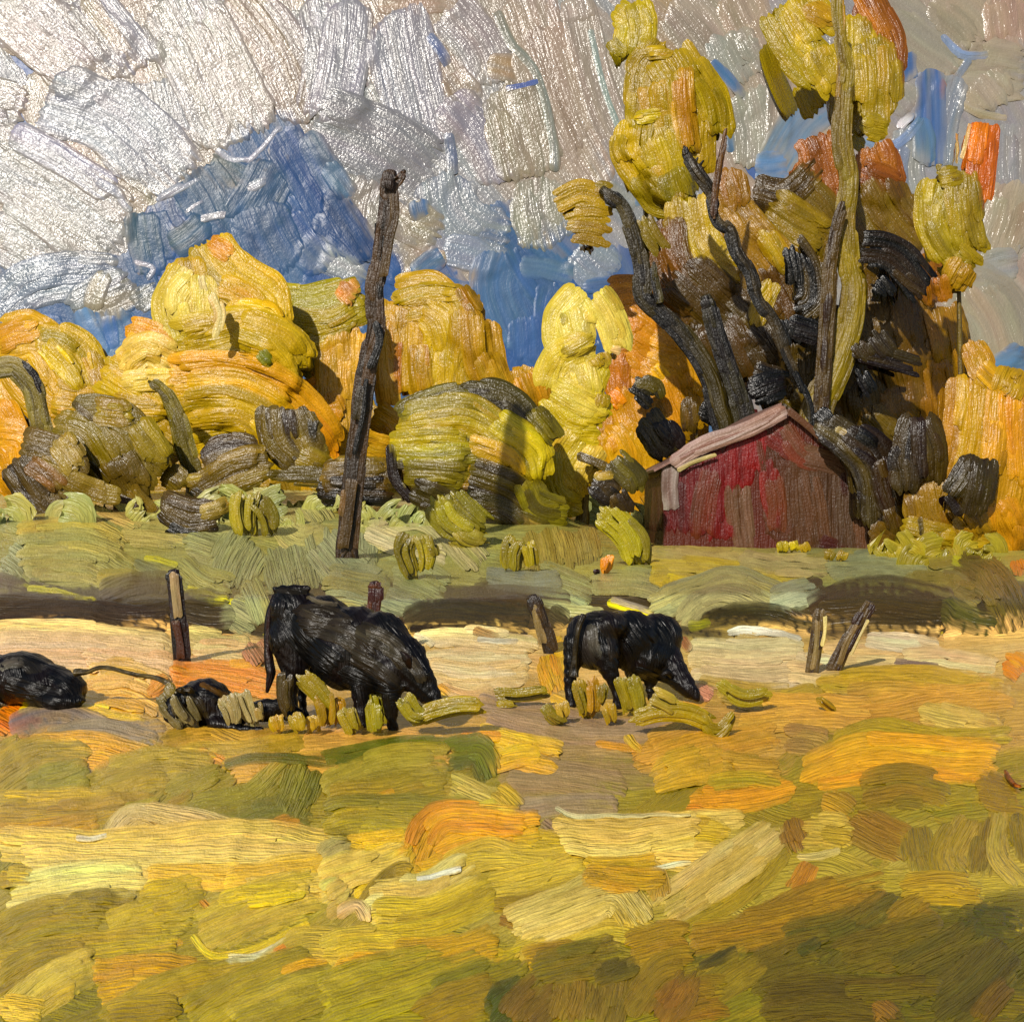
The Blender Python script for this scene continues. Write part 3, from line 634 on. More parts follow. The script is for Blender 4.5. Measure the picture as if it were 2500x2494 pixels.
NEAR = '''
J 120 #e49860/#e48848 130,850 400,850 660,910; J 60 #e48c54 420,930 650,930; J 120 #bc9850/#8c7828 690,830 880,790 1050,840 1260,770; J 100 #b09848/#94802c 740,880 1050,870 1350,810; J 120 #c49c60/#b89454 1300,830 1600,810 1940,840; J 90 #b89450/#c09c58 1000,930 1400,910 1900,910; J 56 #dc7c48 850,880 960,910
H 150 #f09c34/#ec8c24 790,460 1000,520 1210,560; H 90 #f0a040/#f09830 850,580 1110,540; H 60 #e48840 690,430 910,450; H 120 #b8904c 1600,560 1927,480; H 46 #d8983c 1400,490 1640,520; H 50 #e4a044 1560,440 1640,535
I 90 #a89444/#9c8c3c 330,200 600,255 950,200; I 56 #bca458 230,150 700,190; I 110 #b49a44/#a8943c 850,170 1300,150 1820,180; I 120 #c49850/#b8944c 560,290 1100,310 1500,250 1880,230; I 100 #c49c54/#b89050 430,370 800,350 1120,360; I 110 #bca864/#c4ac60 1380,320 1820,390
I 120 #a48854/#947850 690,450 890,480; I 140 #ae8a50/#b8924c -20,500 420,390; I 150 #bc944c/#b48c44 -20,600 320,510 640,450; I 160 #b49640/#ac9040 -20,670 370,560; I 80 #a4921c/#988a20 930,460 1200,390 1500,450 1860,430; I 60 #c09850 1000,200 1500,210
I 200 #dc941c/#d88c18 770,640 1100,530 1500,560 1790,570; I 70 #d88c20/#e08424 850,700 1270,640 1720,650; I 120 #c8901c/#d09820 190,780 450,760 720,700; I 110 #b49044/#a08840 350,590 660,600; I 80 #a88c1c/#a09420 290,690 460,670 640,690; I 46 #dc8418 150,820 260,830
I 80 #c8b46c -20,900 450,870; I 150 #bca44c/#a8942c -20,970 380,950; I 110 #ccb46c/#c0a858 -20,1060 330,1060; I 130 #a08c34/#8c8028 680,1010 420,1270 80,1440; I 210 #b3a05c/#ccbc88 640,930 350,1150 20,1370
I 200 #8a7420/#7c7020 1080,740 1320,710 1540,760; I 170 #8c7620/#867020 1680,720 1927,760; I 120 #a08424/#a88828 890,760 1040,840; I 110 #94701c/#8c6818 700,880 760,1050; I 180 #947418/#886c1c 1040,880 1320,1010; I 170 #b8a458/#a89440 790,930 1030,960; I 44 #d4c488 740,1075 850,1070 970,1040
I 160 #98862c/#8c7e28 1350,930 1420,1190; I 170 #9a8830/#a89448 1620,880 1530,1080 1600,1200; I 130 #948228 1760,870 1700,1170; I 100 #a8964c/#b4a458 1810,830 1790,1050 1927,1220; I 80 #98883c 1890,840 1927,1100; I 130 #a08838/#ac9444 1300,1250 1720,1260; I 90 #a8781c 810,1110 710,1260
I 180 #9c8020/#8c7420 480,1460 850,1290 1220,1190; I 180 #8c7424/#94781c 180,1510 600,1440 1120,1300; I 130 #98803c/#8c7434 -20,1480 160,1500; I 150 #6c6418/#585c14 690,1510 980,1450 1260,1290; I 150 #847024/#8c7828 1430,1330 1220,1460; I 140 #54581c/#4a5418 1580,1380 1927,1420
I 210 #6c6424/#746820 980,1620 1500,1470; I 230 #686428/#6e6424 480,1720 920,1580; I 260 #66602c/#5e5c24 1300,1720 1740,1490; I 260 #605c2c/#66602a 1480,1880 1840,1560; I 260 #625a24/#6a6028 580,1860 960,1830 1320,1860; I 200 #8c7c14/#80741c 230,1770 520,1590
I 200 #806c20/#8c6c24 60,1860 370,1790; I 90 #806c28 0,1900 150,1760; I 110 #746030/#786428 1690,1920 1850,1740; I 56 #48500f 230,1650 430,1560; I 60 #4c5414 740,1580 860,1520; I 110 #6c6428 1000,1780 1500,1750; I 100 #8c6c30 1150,1850 1250,1927
G 140 #a0903a/#a8943c -20,560 160,480; G 200 #a08e38/#948a30 -20,700 200,570 460,560; G 150 #8c8830/#7c7e28 140,710 460,640; G 190 #a0903c/#98883a 480,690 850,600 1130,620; G 110 #a08c38 -20,780 620,760; G 130 #a4882c/#98842c -20,870 400,850 820,790; G 90 #b08c2c/#b49030 -20,940 520,890
G 200 #94882c/#8a8428 880,800 1230,680; G 210 #7c7c24/#88842c 980,890 1350,800 1580,600; G 170 #7c7c1e/#6c7018 1230,910 1620,840; G 180 #74781f/#848430 1600,610 1500,860; G 60 #5c6c14 1170,600 1400,570 1927,600; G 120 #9c9448 1700,720 1940,630; G 90 #b88830 1450,930 1560,900; G 50 #94842c 880,800 1010,740
G 80 #989038 620,860 850,800; G 120 #bca468/#d4c09c 550,1000 690,860 860,880 1260,970; G 160 #c8b064/#d0bc78 -20,1010 500,1040 1000,1000 1400,985 1770,1040; G 160 #ccb268/#d4bc78 120,1100 700,1110 1500,1100 1770,1110; G 170 #d4bc74/#dcc888 60,1260 400,1200 760,1180; G 110 #d4c080/#dccc94 40,1360 300,1330 570,1280; G 60 #ccb468 90,1400 300,1400
G 28 #e4d8d4 395,988 570,965; G 90 #b8a444 -20,1170 160,1180; G 110 #ccac50/#d4a850 780,1180 1320,1180; G 130 #c4ae58 1180,1210 1927,1110; G 110 #c8b05c/#ccb868 1290,1260 1700,1230 1940,1150; G 90 #b8b078 1680,1080 1850,980
G 230 #98882c/#8c8230 -20,1510 200,1420 520,1370; G 110 #8c7e24/#80781c 330,1350 720,1310; G 190 #a4943a/#ac9c40 600,1460 800,1400 1020,1370; G 130 #ac9c3c/#a0902f 730,1310 1070,1230; G 240 #b0a048/#bca854 1060,1480 1380,1340 1640,1270; G 80 #b4a434 1140,1300 1620,1250
G 44 #d4ac40 1000,1480 1100,1580 1300,1560 1620,1420; G 50 #e8dcc4 1190,1592 1350,1585 1560,1480; G 36 #d8a840 700,1612 960,1510; G 40 #cc8434 1050,1300 1090,1340; G 130 #9c8c2c/#a8983c -20,1620 500,1550 930,1510; G 150 #b4a254/#a8983c 1390,1650 1600,1530 1940,1560; G 40 #d88420 1430,1570 1500,1540
G 210 #908030/#98883a -20,1770 200,1650 480,1590; G 180 #b0a048/#bcac58 30,1920 250,1750 520,1630; G 100 #bca448/#c8b45c -20,1850 220,1880; G 140 #b08c28/#b89034 480,1680 760,1670 1040,1680; G 130 #b4942c/#a88c24 510,1800 750,1780 950,1830; G 150 #a09030/#948830 530,1927 1080,1710 1530,1640
G 180 #94882c/#a0943c 980,1920 1300,1750 1630,1640; G 220 #8c8430/#9c9444 1230,1927 1700,1750 1940,1670; G 130 #8c7c2c 580,1900 940,1880; G 56 #c8a034 1470,1690 1590,1640 1720,1610; G 60 #b09048 500,1700 700,1680
H 80 #5c6c14/#68741c -20,570 400,490 790,480; H 150 #5e6c18/#687820 640,540 790,530 860,650; H 180 #9c9448/#848024 -20,730 300,610 650,580; H 140 #948424/#88801c 30,790 620,690; H 120 #b0a45c/#a49c4c 640,690 870,790; H 50 #c49c38 100,840 350,740; H 100 #b4a84c 770,850 960,800
H 130 #8c841c/#807c14 -20,850 400,830 760,830; H 130 #9c901c/#a4941c -20,930 460,910; H 90 #c8a41c/#d0b020 120,1010 440,980; H 90 #b8a040 880,720 1000,820; H 160 #a4941c/#b49c20 960,1000 1280,1040; H 140 #d09c1c/#dc9418 430,1100 700,980 1120,920; H 140 #e08c14/#e49420 420,1150 540,910 700,870 1030,890
H 60 #d8a030 450,1140 600,1090; H 120 #bca42c/#ccb030 140,1240 360,1150 440,1050; H 150 #ccb460/#d0b86c -20,1210 200,1130 420,1070; H 170 #d0b86c -20,1310 110,1240
H 130 #bca84c/#b8a450 570,1170 850,1060 1000,1100 1330,1070; H 180 #b4a248/#bcac54 840,1260 1100,1210 1350,1140; H 110 #8c7c18 180,1380 350,1200 500,1190; H 190 #c4b068/#d4c488 220,1310 500,1280 750,1140; H 170 #b0a040/#a4942c 240,1410 550,1380 870,1240; H 30 #ece0c8 465,1205 570,1180 700,1145; H 70 #d4b690/#c89c5c 40,1380 150,1330 210,1410
H 90 #8c8018 880,1350 1160,1300; H 70 #a07c1c 900,1400 1010,1430; H 150 #b0a050/#a49440 990,1550 1300,1450 1480,1400 1700,1440; H 220 #b8a85c/#c8bc80 980,1450 1280,1340 1500,1260 1640,1430; H 110 #a88c3c/#b89c54 1330,1200 1700,1170 1730,1290
H 120 #c4b070/#a88c40 1180,910 1500,930 1940,900; H 120 #c4b068/#d0bc78 1220,1000 1600,1010 1940,960; H 70 #c0a638 1340,1110 1720,1090; H 26 #e4d8b4 1190,820 1290,862 1600,860 1900,872; H 26 #dcd8c0 1700,1140 1900,1110; H 110 #ac9030 1340,1180 1760,1200
H 150 #b4a044/#bcac54 -20,1570 370,1520; H 130 #a88c28/#b4942c 360,1590 650,1560 890,1460; H 110 #bc942c/#c09834 40,1660 420,1620; H 140 #b49430/#a88c2c 430,1670 900,1550; H 60 #b4a424 890,1590 1010,1560; H 110 #a88c30 1030,1610 1390,1560
H 180 #98902c/#a49c44 -20,1790 350,1680 620,1630; H 180 #8a8428/#98923c -20,1920 400,1780 830,1640; H 180 #847c1c/#787818 580,1820 1030,1630; H 160 #8c781c/#807420 480,1920 880,1790; H 140 #4c5c0c/#545f10 840,1900 1030,1760; H 230 #74602c/#806828 990,1927 1170,1740; H 180 #84701c/#8c7424 1240,1927 1300,1690
H 190 #807028/#7a6a20 1440,1927 1500,1670; H 160 #786c1c/#6c6818 1080,1670 1540,1550; H 150 #988030/#8c7428 1580,1560 1870,1500; H 160 #887414/#7c6c14 1590,1880 1750,1680 1927,1640; H 160 #8c6820/#84682c 1740,1927 1920,1690; H 110 #646018 1400,1710 1620,1620
'''
TONE['warm'] = (1.06, 1.0, 0.86); TONE['con'] = 1.28
for p, w, a, b in parse(NEAR):
    b = b or second(a)
    stroke(lay['pasture'], s_ground, hm_g, p, w * 1.06, a, b, K_G * 1.08, thick=1.6, amp=1.8, rag=.3, wet=.5)
    if w > 36: strands(lay['pasture'], s_ground, hm_g, p, w * 1.0, a, b, K_G * 1.08, n=max(3, int(w / 19)), pull=-.10, thick=.9, back=0, amp=1.6, ragl=.42)
# ragged grass standing along the foot of the trees and shrubs, where the meadow ends
TONE['warm'] = (0.98, 1.0, 1.04); TONE['con'] = 1.0
for i in range(64):
    right = i >= 50; barnside = False
    x = rng.uniform(2150, 2620) if right else rng.uniform(-150, 1640)
    yb = rng.uniform(1345, 1385) if right else rng.uniform(1238, 1292)
    if barnside: x = rng.uniform(1600, 2170); yb = rng.uniform(1352, 1372)
    G_, ok_ = hit_ground(np.array([[x]]), np.array([[yb]]))
    if not ok_.all(): continue
    Yg = float(G_[0, 0, 1]); hh = rng.uniform(10, 24) * (1.2 if right else .55 if barnside else 1)
    a = [('#8c9058', '#a09850'), ('#a89c54', '#8c8c50'), ('#98945c', '#b0a460'), ('#7c8050', '#949050')][rng.integers(4)] if not right else [('#7c7030', '#948434'), ('#8c7c30', '#a08c38')][rng.integers(2)]
    stroke(lay['meadow'], s_depth(min(Yg, 70.0)), None, [(x, yb + 6), (x + rng.uniform(-12, 12), yb - hh * .5), (x + rng.uniform(-26, 26), yb - hh)], rng.uniform(70, 150), a[0], a[1], .85, thick=1.2, back=.12, rag=.25, rnd=.5, amp=1.8, detail=.8)
tag(lay['meadow'].build('meadow_grass', M_GRASS), 'sage green and straw meadow grass rising beyond the dark earth bank', 'grass', kind='stuff')
tag(lay['bank'].build('earth_bank', M_EARTH_AND_SHADE), kind='structure')
tag(lay['straw'].build('dry_straw', M_GRASS), 'pale cream and orange stubble between the bank and the cattle', 'straw', kind='stuff')
tag(lay['sweep'].build('sweep', M_EARTH_AND_SHADE), kind='structure')  # mauve cow shadows painted onto the field, no bare ground there
tag(lay['pasture'].build('pasture_grass', M_GRASS), 'yellow green and gold pasture grass in the foreground', 'grass', kind='stuff')

# ================================================================== THINGS
TONE['warm'] = (1.0, 0.975, 0.85); TONE['con'] = 1.10
def gpos(px, Y, dz=0.0):
    """a point standing on the ground at distance Y under photograph column px"""
    X = (px - CX) / F * Y
    return np.array([X, Y, float(gz(X, Y)) + dz])
def up(px, py, Y):
    return unproj(np.array(float(px)), np.array(float(py)), Y)
T_ = TILES
def tp(tile, *xy):
    x0, y0, s = T_[tile]
    return [(x0 + x / s, y0 + y / s) for x, y in xy]

K_L = 0.70
def broken(buf, f, hm, p, w, a, b, k, n):
    """smaller broken touches of nearly the same paint over and just past a big stroke"""
    C, s = spline(p, 12); L = s[-1]
    for _ in range(n):
        m = rng.uniform(0.05, .95) * L; hl = rng.uniform(.16, .34) * max(L, w)
        off = rng.uniform(-.62, .62) * w
        q = []
        for d in (-hl, 0, hl):
            x = np.interp(np.clip(m + d, 0, L), s, C[:, 0]); y = np.interp(np.clip(m + d, 0, L), s, C[:, 1])
            i = min(len(C) - 2, int(np.searchsorted(s, np.clip(m, 0, L)))); i = max(i, 1)
            tx, ty = C[i] - C[i - 1]; l = math.hypot(tx, ty) + 1e-6
            x += -ty / l * off + rng.uniform(-.06, .06) * w; y += tx / l * off + rng.uniform(-.06, .06) * w
            q.append((x + tx / l * min(0, m + d) * -1 * 0, y))
        if math.hypot(q[0][0] - q[2][0], q[0][1] - q[2][1]) < 14: continue
        c = [a, b, shade(a, rng.uniform(.82, 1.12)), second(a)][rng.integers(4)]
        stroke(buf, f, hm, q, w * rng.uniform(.22, .42), c, [a, b][rng.integers(2)], k, thick=2.6, amp=1.8, back=.3, detail=.9, rag=.5, jit=.10, wet=.5)
def crown_strokes(buf, text, Y0, bulge, vol, k=K_L, back=.22, thick=2.0, detail=1.0, amp=1.9, daubs=True):
    L = parse(text)
    allp = np.array([q for p, *_ in L for q in p])
    ws = max(w for _, w, _, _ in L)
    cx, cy = (allp.min(0) + allp.max(0)) / 2; rx, ry = (allp.max(0) - allp.min(0)) / 2 + ws * .5
    f = s_depth(Y0, bulge * .45, cx, cy, rx, ry)
    hm = HMap(min(allp[:, 0].min() - 300, 2600), allp[:, 1].min() - 300, allp[:, 0].max() + 300, allp[:, 1].max() + 300)
    for p, w, a, b in L:
        stroke(buf, f, hm, p, w, a, b or second(a), k, thick=thick, amp=amp, back=back, vol=vol, detail=detail, rag=.3, jit=.08, wet=.6)
        if w > 28 and daubs:
            strands(buf, f, hm, p, w * 1.06, a, b or second(a), k, thick=1.6, back=.4, pull=-.04, ragl=.26)
            broken(buf, f, hm, p, w, a, b or second(a), k, 2 if w < 70 else 4)
def tree(name, label, cat, Y0, crown, vol=2.5, bulge=1.2, trunk=None, group=None, parts=(), mat=None, tc=('#5c4c2c', '#7a6a40'), k=K_L):
    """crown: text or list of (part name, text, label).  trunk: (base px, top px, top py, width px)"""
    L = parse(crown if isinstance(crown, str) else crown[0][1])
    bx = trunk[0] if trunk else float(np.mean([q[0] for p, *_ in L for q in p]))
    o = gpos(bx, Y0 + vol * .35)
    root = empty(name, o, label, cat, group)
    lst = [('crown' if vol > 1 else 'foliage', crown, None)] if isinstance(crown, str) else crown
    for nm, tx, lb in lst:
        b = Buf(); front = 0.0
        crown_strokes(b, tx, Y0 - (bulge * .9 if nm == 'foliage_clump' else 0), bulge, vol * (.3 if nm == 'foliage_clump' else 1), k=k)
        ob = b.build(nm, mat or M_LEAF, root, o)
        if lb: tag(ob, lb)
    if trunk:
        b = Buf(); Yt = Y0 + vol * .35
        top = up(trunk[1], trunk[2], Yt); base = o - np.array([0, 0, .15])
        w = trunk[3] * Yt / F
        mid = (top + base) / 2 + np.array([w * .4, 0, 0])
        tube(b, [base, base + (mid - base) * .4, mid, top], [w * 1.35, w, w * .8, w * .35], tc[0], tc[1], K_L)
        b.build('trunk', M_WOOD, root, o)
    return root
def limb(sweep, c1, c2, Y0, buf=None, toground=False, lump=.14, k=K_L, dY=0.0):
    """path: (px, py, width px) from bottom to top"""
    b = buf or Buf()
    P = []; Wd = []
    n = len(sweep)
    for i, (x, y, w) in enumerate(sweep):
        Yi = Y0 + dY * (i / max(1, n - 1))
        P.append(up(x, y, Yi)); Wd.append(w * Yi / F * .84)
    if toground:
        g = gpos(sweep[0][0], Y0, -.12)
        if P[0][2] - g[2] > .3: P.insert(0, g); Wd.insert(0, Wd[0] * 1.15)
        else: P[0] = g
    tube(b, P, Wd, c1, c2, k, lump=lump)
    n = len(sweep); wm = float(np.mean([q[2] for q in sweep]))
    if n > 2 and wm > 11:
        Yf = min(p[1] for p in P) - wm * Y0 / F * .42
        hmT = HMap(min(q[0] for q in sweep) - 100, min(q[1] for q in sweep) - 100, max(q[0] for q in sweep) + 100, max(q[1] for q in sweep) + 100)
        cum = 0
        for i in range(0, n - 1):
            seg = sweep[i:i + 3] if i + 3 <= n else sweep[i:i + 2]
            wl = float(np.mean([q[2] for q in seg]))
            strands(b, s_depth(Yf), hmT, [(q[0], q[1]) for q in seg], wl * .74, c1, c2, k, n=max(2, int(wl / 12)), ragl=.2, thick=1.6, back=.45, amp=1.6)
    return b

# ------------------------------------------------------------------ barn
TONE['warm'] = (0.97, 1.0, 1.0); TONE['con'] = 1.0
YB = 58.0
SB = YB / F
def bx(px): return (px - CX) * SB
def bz(py): return CAMZ - (py - CY) * SB
x0, x1, xa = bx(1620), bx(2128), bx(1906)
ze0, ze1, zap = bz(1140), bz(1172), bz(990)
zg = float(gz(bx(1870), YB)) - .05
DB = 8.0
barn = empty('red_barn', ((x0 + x1) / 2, YB + DB / 2, zg), 'weathered red barn with a pink edged roof under the tall cottonwood', 'barn')
OB = np.array(barn.location)
b = Buf()
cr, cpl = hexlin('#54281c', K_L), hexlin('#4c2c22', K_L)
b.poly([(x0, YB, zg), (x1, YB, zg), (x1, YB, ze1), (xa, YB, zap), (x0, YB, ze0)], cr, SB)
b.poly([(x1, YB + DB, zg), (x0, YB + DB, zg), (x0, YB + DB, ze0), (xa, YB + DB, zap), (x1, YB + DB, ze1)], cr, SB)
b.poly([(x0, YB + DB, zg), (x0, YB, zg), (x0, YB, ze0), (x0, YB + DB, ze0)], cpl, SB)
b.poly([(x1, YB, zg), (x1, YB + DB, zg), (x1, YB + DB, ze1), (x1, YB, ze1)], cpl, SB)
hmB = HMap(1400, 800, 2400, 1600)
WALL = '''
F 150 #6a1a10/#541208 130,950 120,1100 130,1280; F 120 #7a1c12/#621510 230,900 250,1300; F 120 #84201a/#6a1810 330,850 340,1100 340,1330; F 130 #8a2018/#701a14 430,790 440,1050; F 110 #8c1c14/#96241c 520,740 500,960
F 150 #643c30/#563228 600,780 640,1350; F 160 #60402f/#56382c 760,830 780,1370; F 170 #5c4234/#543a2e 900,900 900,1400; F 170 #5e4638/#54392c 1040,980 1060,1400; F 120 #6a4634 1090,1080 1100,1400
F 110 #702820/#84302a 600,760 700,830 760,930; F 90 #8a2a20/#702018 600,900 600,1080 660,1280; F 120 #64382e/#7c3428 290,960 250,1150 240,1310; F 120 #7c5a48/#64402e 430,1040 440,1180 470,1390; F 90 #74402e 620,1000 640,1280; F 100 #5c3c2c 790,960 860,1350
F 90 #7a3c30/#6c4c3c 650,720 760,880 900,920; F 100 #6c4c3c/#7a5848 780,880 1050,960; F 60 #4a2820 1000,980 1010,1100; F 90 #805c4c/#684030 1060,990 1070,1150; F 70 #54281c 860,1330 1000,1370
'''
f = s_depth(YB - .01)  # bright red left, dull weathered brown right: left sun put into the colour
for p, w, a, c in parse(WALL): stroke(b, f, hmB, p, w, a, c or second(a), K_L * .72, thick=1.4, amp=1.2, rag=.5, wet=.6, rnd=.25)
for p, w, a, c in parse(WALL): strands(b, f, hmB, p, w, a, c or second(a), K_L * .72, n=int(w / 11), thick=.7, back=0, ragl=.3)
# side wall strokes
def s_side(px, py, h):
    # px runs back along the side wall, py is height in pixels of the front plane
    Y = YB + (px / 100.0)
    P = np.stack([x0 - .02 - h * SB * .6 + 0 * Y, Y, CAMZ - (py - CY) * SB], -1)
    return P, np.ones(px.shape, bool), np.full(px.shape, SB)
for i in range(9):
    q = 50 + i * 85
    stroke(b, s_side, None, [(q, 1160), (q + 5, 1300)], 110, ['#5c3c30', '#6a4a40', '#4e3028'][i % 3], '#4a2c24', K_L, detail=.7)
b.build('wall', M_BARN, barn, OB)
b = Buf()
stroke(b, s_depth(YB - .12), None, tp('F', (80, 930), (75, 1050), (85, 1170)), 42, '#6c5048', '#b0a098', K_L * .9, thick=3, back=.3, rnd=.15, rag=.2)
tag(b.build('corner_board', M_BARN, barn, OB), 'pale grey corner board at the left edge')
b = Buf()
def roof_slab(buf, ax, az, ex, ez, over, col):
    d = np.array([ex - ax, 0, ez - az]); L = np.linalg.norm(d); d /= L
    n = np.array([-d[2], 0, d[0]]); n = n if n[2] > 0 else -n
    e = np.array([ax, 0, az]) + d * (L + over); a = np.array([ax, 0, az]); t = .11
    ya, yb = YB - .35, YB + DB + .35
    def q(p, y): return (p[0], y, p[2])
    a2, e2 = a + n * t, e + n * t
    a = a + n * .012; e = e + n * .012
    for pts in ([q(a, ya), q(e, ya), q(e2, ya), q(a2, ya)], [q(a2, ya), q(e2, ya), q(e2, yb), q(a2, yb)], [q(e, ya), q(e, yb), q(e2, yb), q(e2, ya)],
                [q(a, yb), q(a2, yb), q(e2, yb), q(e, yb)], [q(a, ya), q(a, yb), q(e, yb), q(e, ya)]):
        buf.poly(pts, col, SB)
roof_slab(b, xa, zap, x0, ze0, .45, hexlin('#8a6860', K_L)); roof_slab(b, xa, zap, x1, ze1, .30, hexlin('#3c3024', K_L))  # left slope pale, right slope dark: sunlight from the left put into the colour
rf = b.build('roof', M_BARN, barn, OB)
b = Buf(); hmR = HMap(1400, 800, 2400, 1600)
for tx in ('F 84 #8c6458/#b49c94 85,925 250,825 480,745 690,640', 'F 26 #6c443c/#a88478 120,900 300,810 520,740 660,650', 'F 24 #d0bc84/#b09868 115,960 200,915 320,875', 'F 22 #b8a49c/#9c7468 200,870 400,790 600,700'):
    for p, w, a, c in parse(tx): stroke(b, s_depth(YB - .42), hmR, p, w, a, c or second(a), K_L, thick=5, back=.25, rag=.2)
tag(b.build('barge_board', M_BARN, rf), 'pinkish board along the left roof edge')
for v in rf.children[0].data.vertices: v.co = v.co - Vector(OB)
b = Buf()
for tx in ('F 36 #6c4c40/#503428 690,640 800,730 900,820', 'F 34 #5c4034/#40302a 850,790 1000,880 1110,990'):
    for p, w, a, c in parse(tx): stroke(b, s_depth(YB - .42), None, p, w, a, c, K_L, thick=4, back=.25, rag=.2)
o_ = b.build('barge_board', M_BARN, rf)
tag(o_, 'dull brown board along the right roof edge')
for v in o_.data.vertices: v.co = v.co - Vector(OB)

TONE['warm'] = (0.975, 0.955, 0.74); TONE['con'] = 1.14
# ------------------------------------------------------------------ trees, left to right
tree('yellow_tree', 'low rounded yellow tree at the left edge behind the bent grey snag', 'tree', 67, '''
D 170 #b8942e/#c8a034 -20,330 150,420 300,620; D 200 #c09834/#b08a2c 100,420 250,620 500,640; D 200 #c9a22c/#b8941c -10,300 200,270 330,480 380,580; D 180 #bf9f28/#9c8a24 180,250 400,330 530,620; D 150 #b8942e/#a88a2c 280,580 560,610
D 100 #cc9c3c/#c08c34 -20,280 210,220; D 90 #c9b020/#b09a1c 240,300 420,530; D 60 #b89828 480,340 560,560; D 160 #cc9444/#d09848 -20,620 60,800 80,950; D 170 #d49c4c/#c89040 -20,800 100,820 120,1020; D 120 #c08c3c -10,980 120,1080; D 110 #b8943c 520,420 600,600
''', vol=3, trunk=(60, 60, 1000, 40))
for i_, (lb, tx) in enumerate((
    ('ochre tree far behind the left shrubs', 'N 150 #c89848/#c09038 -60,960 60,1180; N 150 #c49440/#b88c34 60,980 140,1200; N 150 #c8a040/#b89438 180,960 220,1190; N 140 #c08c38 -100,1100 120,1200'),
    ('dull gold tree far behind the golden tree', 'N 150 #b89438/#a8883c 300,980 340,1220; N 150 #b8903c/#a08438 420,980 460,1220; N 150 #a88838/#8c7c34 540,1000 600,1230; N 140 #9c8034/#8c7430 640,1040 720,1220; N 140 #a08438 260,1190 660,1210'),
    ('amber tree far behind, between the cream tree and the barn', 'N 150 #bc8c34/#b07c2c 1330,980 1360,1240; N 150 #b88430/#a8782c 1440,980 1470,1250; N 150 #b4802c/#a47428 1560,1000 1590,1280; N 150 #bc8830/#b08030 1640,1000 1640,1300; N 140 #a88830/#98782c 1300,1230 1640,1270'),
    ('dark amber tree far behind, right of the barn', 'N 150 #a8782c/#94682c 2180,960 2190,1300; N 150 #b4802c/#a47428 2290,980 2300,1320; N 150 #b88830/#a87c2c 2400,1000 2420,1320; N 150 #bc8c34 2500,1000 2520,1320; N 140 #8c7428/#7c6824 2160,1290 2520,1320'),
    ('tan gold tree far behind the pole and the green bush', 'N 150 #c09444/#b08c38 740,960 760,1210; N 150 #b08c38/#a08434 860,980 900,1230; N 150 #a8862c/#988030 1000,980 1040,1240; N 150 #b0902c/#a0842c 1140,960 1180,1240; N 150 #bc9034/#b08830 1280,960 1320,1250; N 140 #98803c 760,1200 1300,1230'),
    )):
    tree('ochre_tree', lb, 'tree', 84, tx, vol=3, bulge=1.5, trunk=((60, 60, 1150, 30), (480, 480, 1150, 30), (1480, 1480, 1150, 30), (2330, 2330, 1150, 30), (1000, 1000, 1150, 30))[i_])
tree('golden_tree', 'tall golden yellow tree with a cream knob near its top, left of the tall pole', 'tree', 63, '''
D 260 #b8983c/#a88c34 560,600 700,760 900,900; D 260 #c09c30/#b09028 900,500 1200,640 1420,880; D 240 #b89c30 950,260 1250,400 1500,640; D 220 #bfa028 1000,60 1200,250 1450,420
A 230 #c4a418/#a08a1c 1060,1270 1180,1420 1380,1560 1400,1680; A 170 #b8981c/#c8a820 960,1360 990,1520 1010,1640; A 90 #c88c30 1090,1270 1210,1340; A 110 #c09c18 1150,1480 1310,1560 1360,1700; A 220 #b89c30/#a8942c 1150,1720 1400,1750 1590,1900; A 120 #c8a81c 1180,1620 1380,1650 1500,1790
A 180 #c8b464/#d4c488 990,1430 900,1590 960,1780; A 110 #ccbc78/#c0a848 1060,1440 1080,1720
D 130 #cf9a48/#c88c3c 660,230 880,290; D 180 #c4a43c/#b4983c 530,450 650,510 870,640; D 100 #b8983c 580,620 880,650; D 170 #dcc084/#c8a450 640,430 760,330 910,390; D 90 #d4b868/#e0c890 640,500 940,490; D 230 #b89c34/#a4903c 930,300 1300,250 1580,430; D 200 #bca03c/#c4a840 1250,200 1480,300 1570,460
D 140 #cc981c/#d8a028 890,430 1300,430 1620,630 1750,830; D 140 #c8a020/#d4ac28 870,530 1250,520 1520,670; D 150 #ccac20/#a88c10 930,630 1200,600 1400,720 1530,980; D 140 #c8ac1c/#b89810 990,740 1250,720 1410,870; D 60 #c8a818/#d8b820 1030,850 1200,805 1360,840; D 100 #d89c10/#dc8410 1550,640 1680,790 1760,970; D 60 #d8ac20 1600,880 1770,950; D 60 #7c8420 1360,340 1420,410
''', vol=3.5, bulge=2, trunk=(560, 600, 960, 45))
def nm_rope(n): return n in ('foliage_clump', 'foliage')
def add_part(root, name, text, Y0, mat=M_LEAF, label=None, k=K_L, back=.3, thick=6, vol=0):
    b = Buf(); o = np.array(root.location)
    L = parse(text); allp = np.array([q for p, *_ in L for q in p])
    hm = HMap(allp[:, 0].min() - 200, allp[:, 1].min() - 200, allp[:, 0].max() + 200, allp[:, 1].max() + 200)
    for p, w, a, c in L:
        c = c or second(a)
        if nm_rope(name): strands(b, s_depth(Y0), hm, p, w, a, c, k * .8, n=max(3, int(w / 8)), back=.5, thick=3.0, ragl=.3, vol=vol)
        else: stroke(b, s_depth(Y0), hm, p, w, a, c, k, thick=thick, amp=2.4, back=back, vol=vol, rag=.5, rnd=.35)
    ob = b.build(name, mat, root, o)
    if label: tag(ob, label)
    return ob
gt = [o for o in COL.objects if o.name == 'golden_tree'][0]
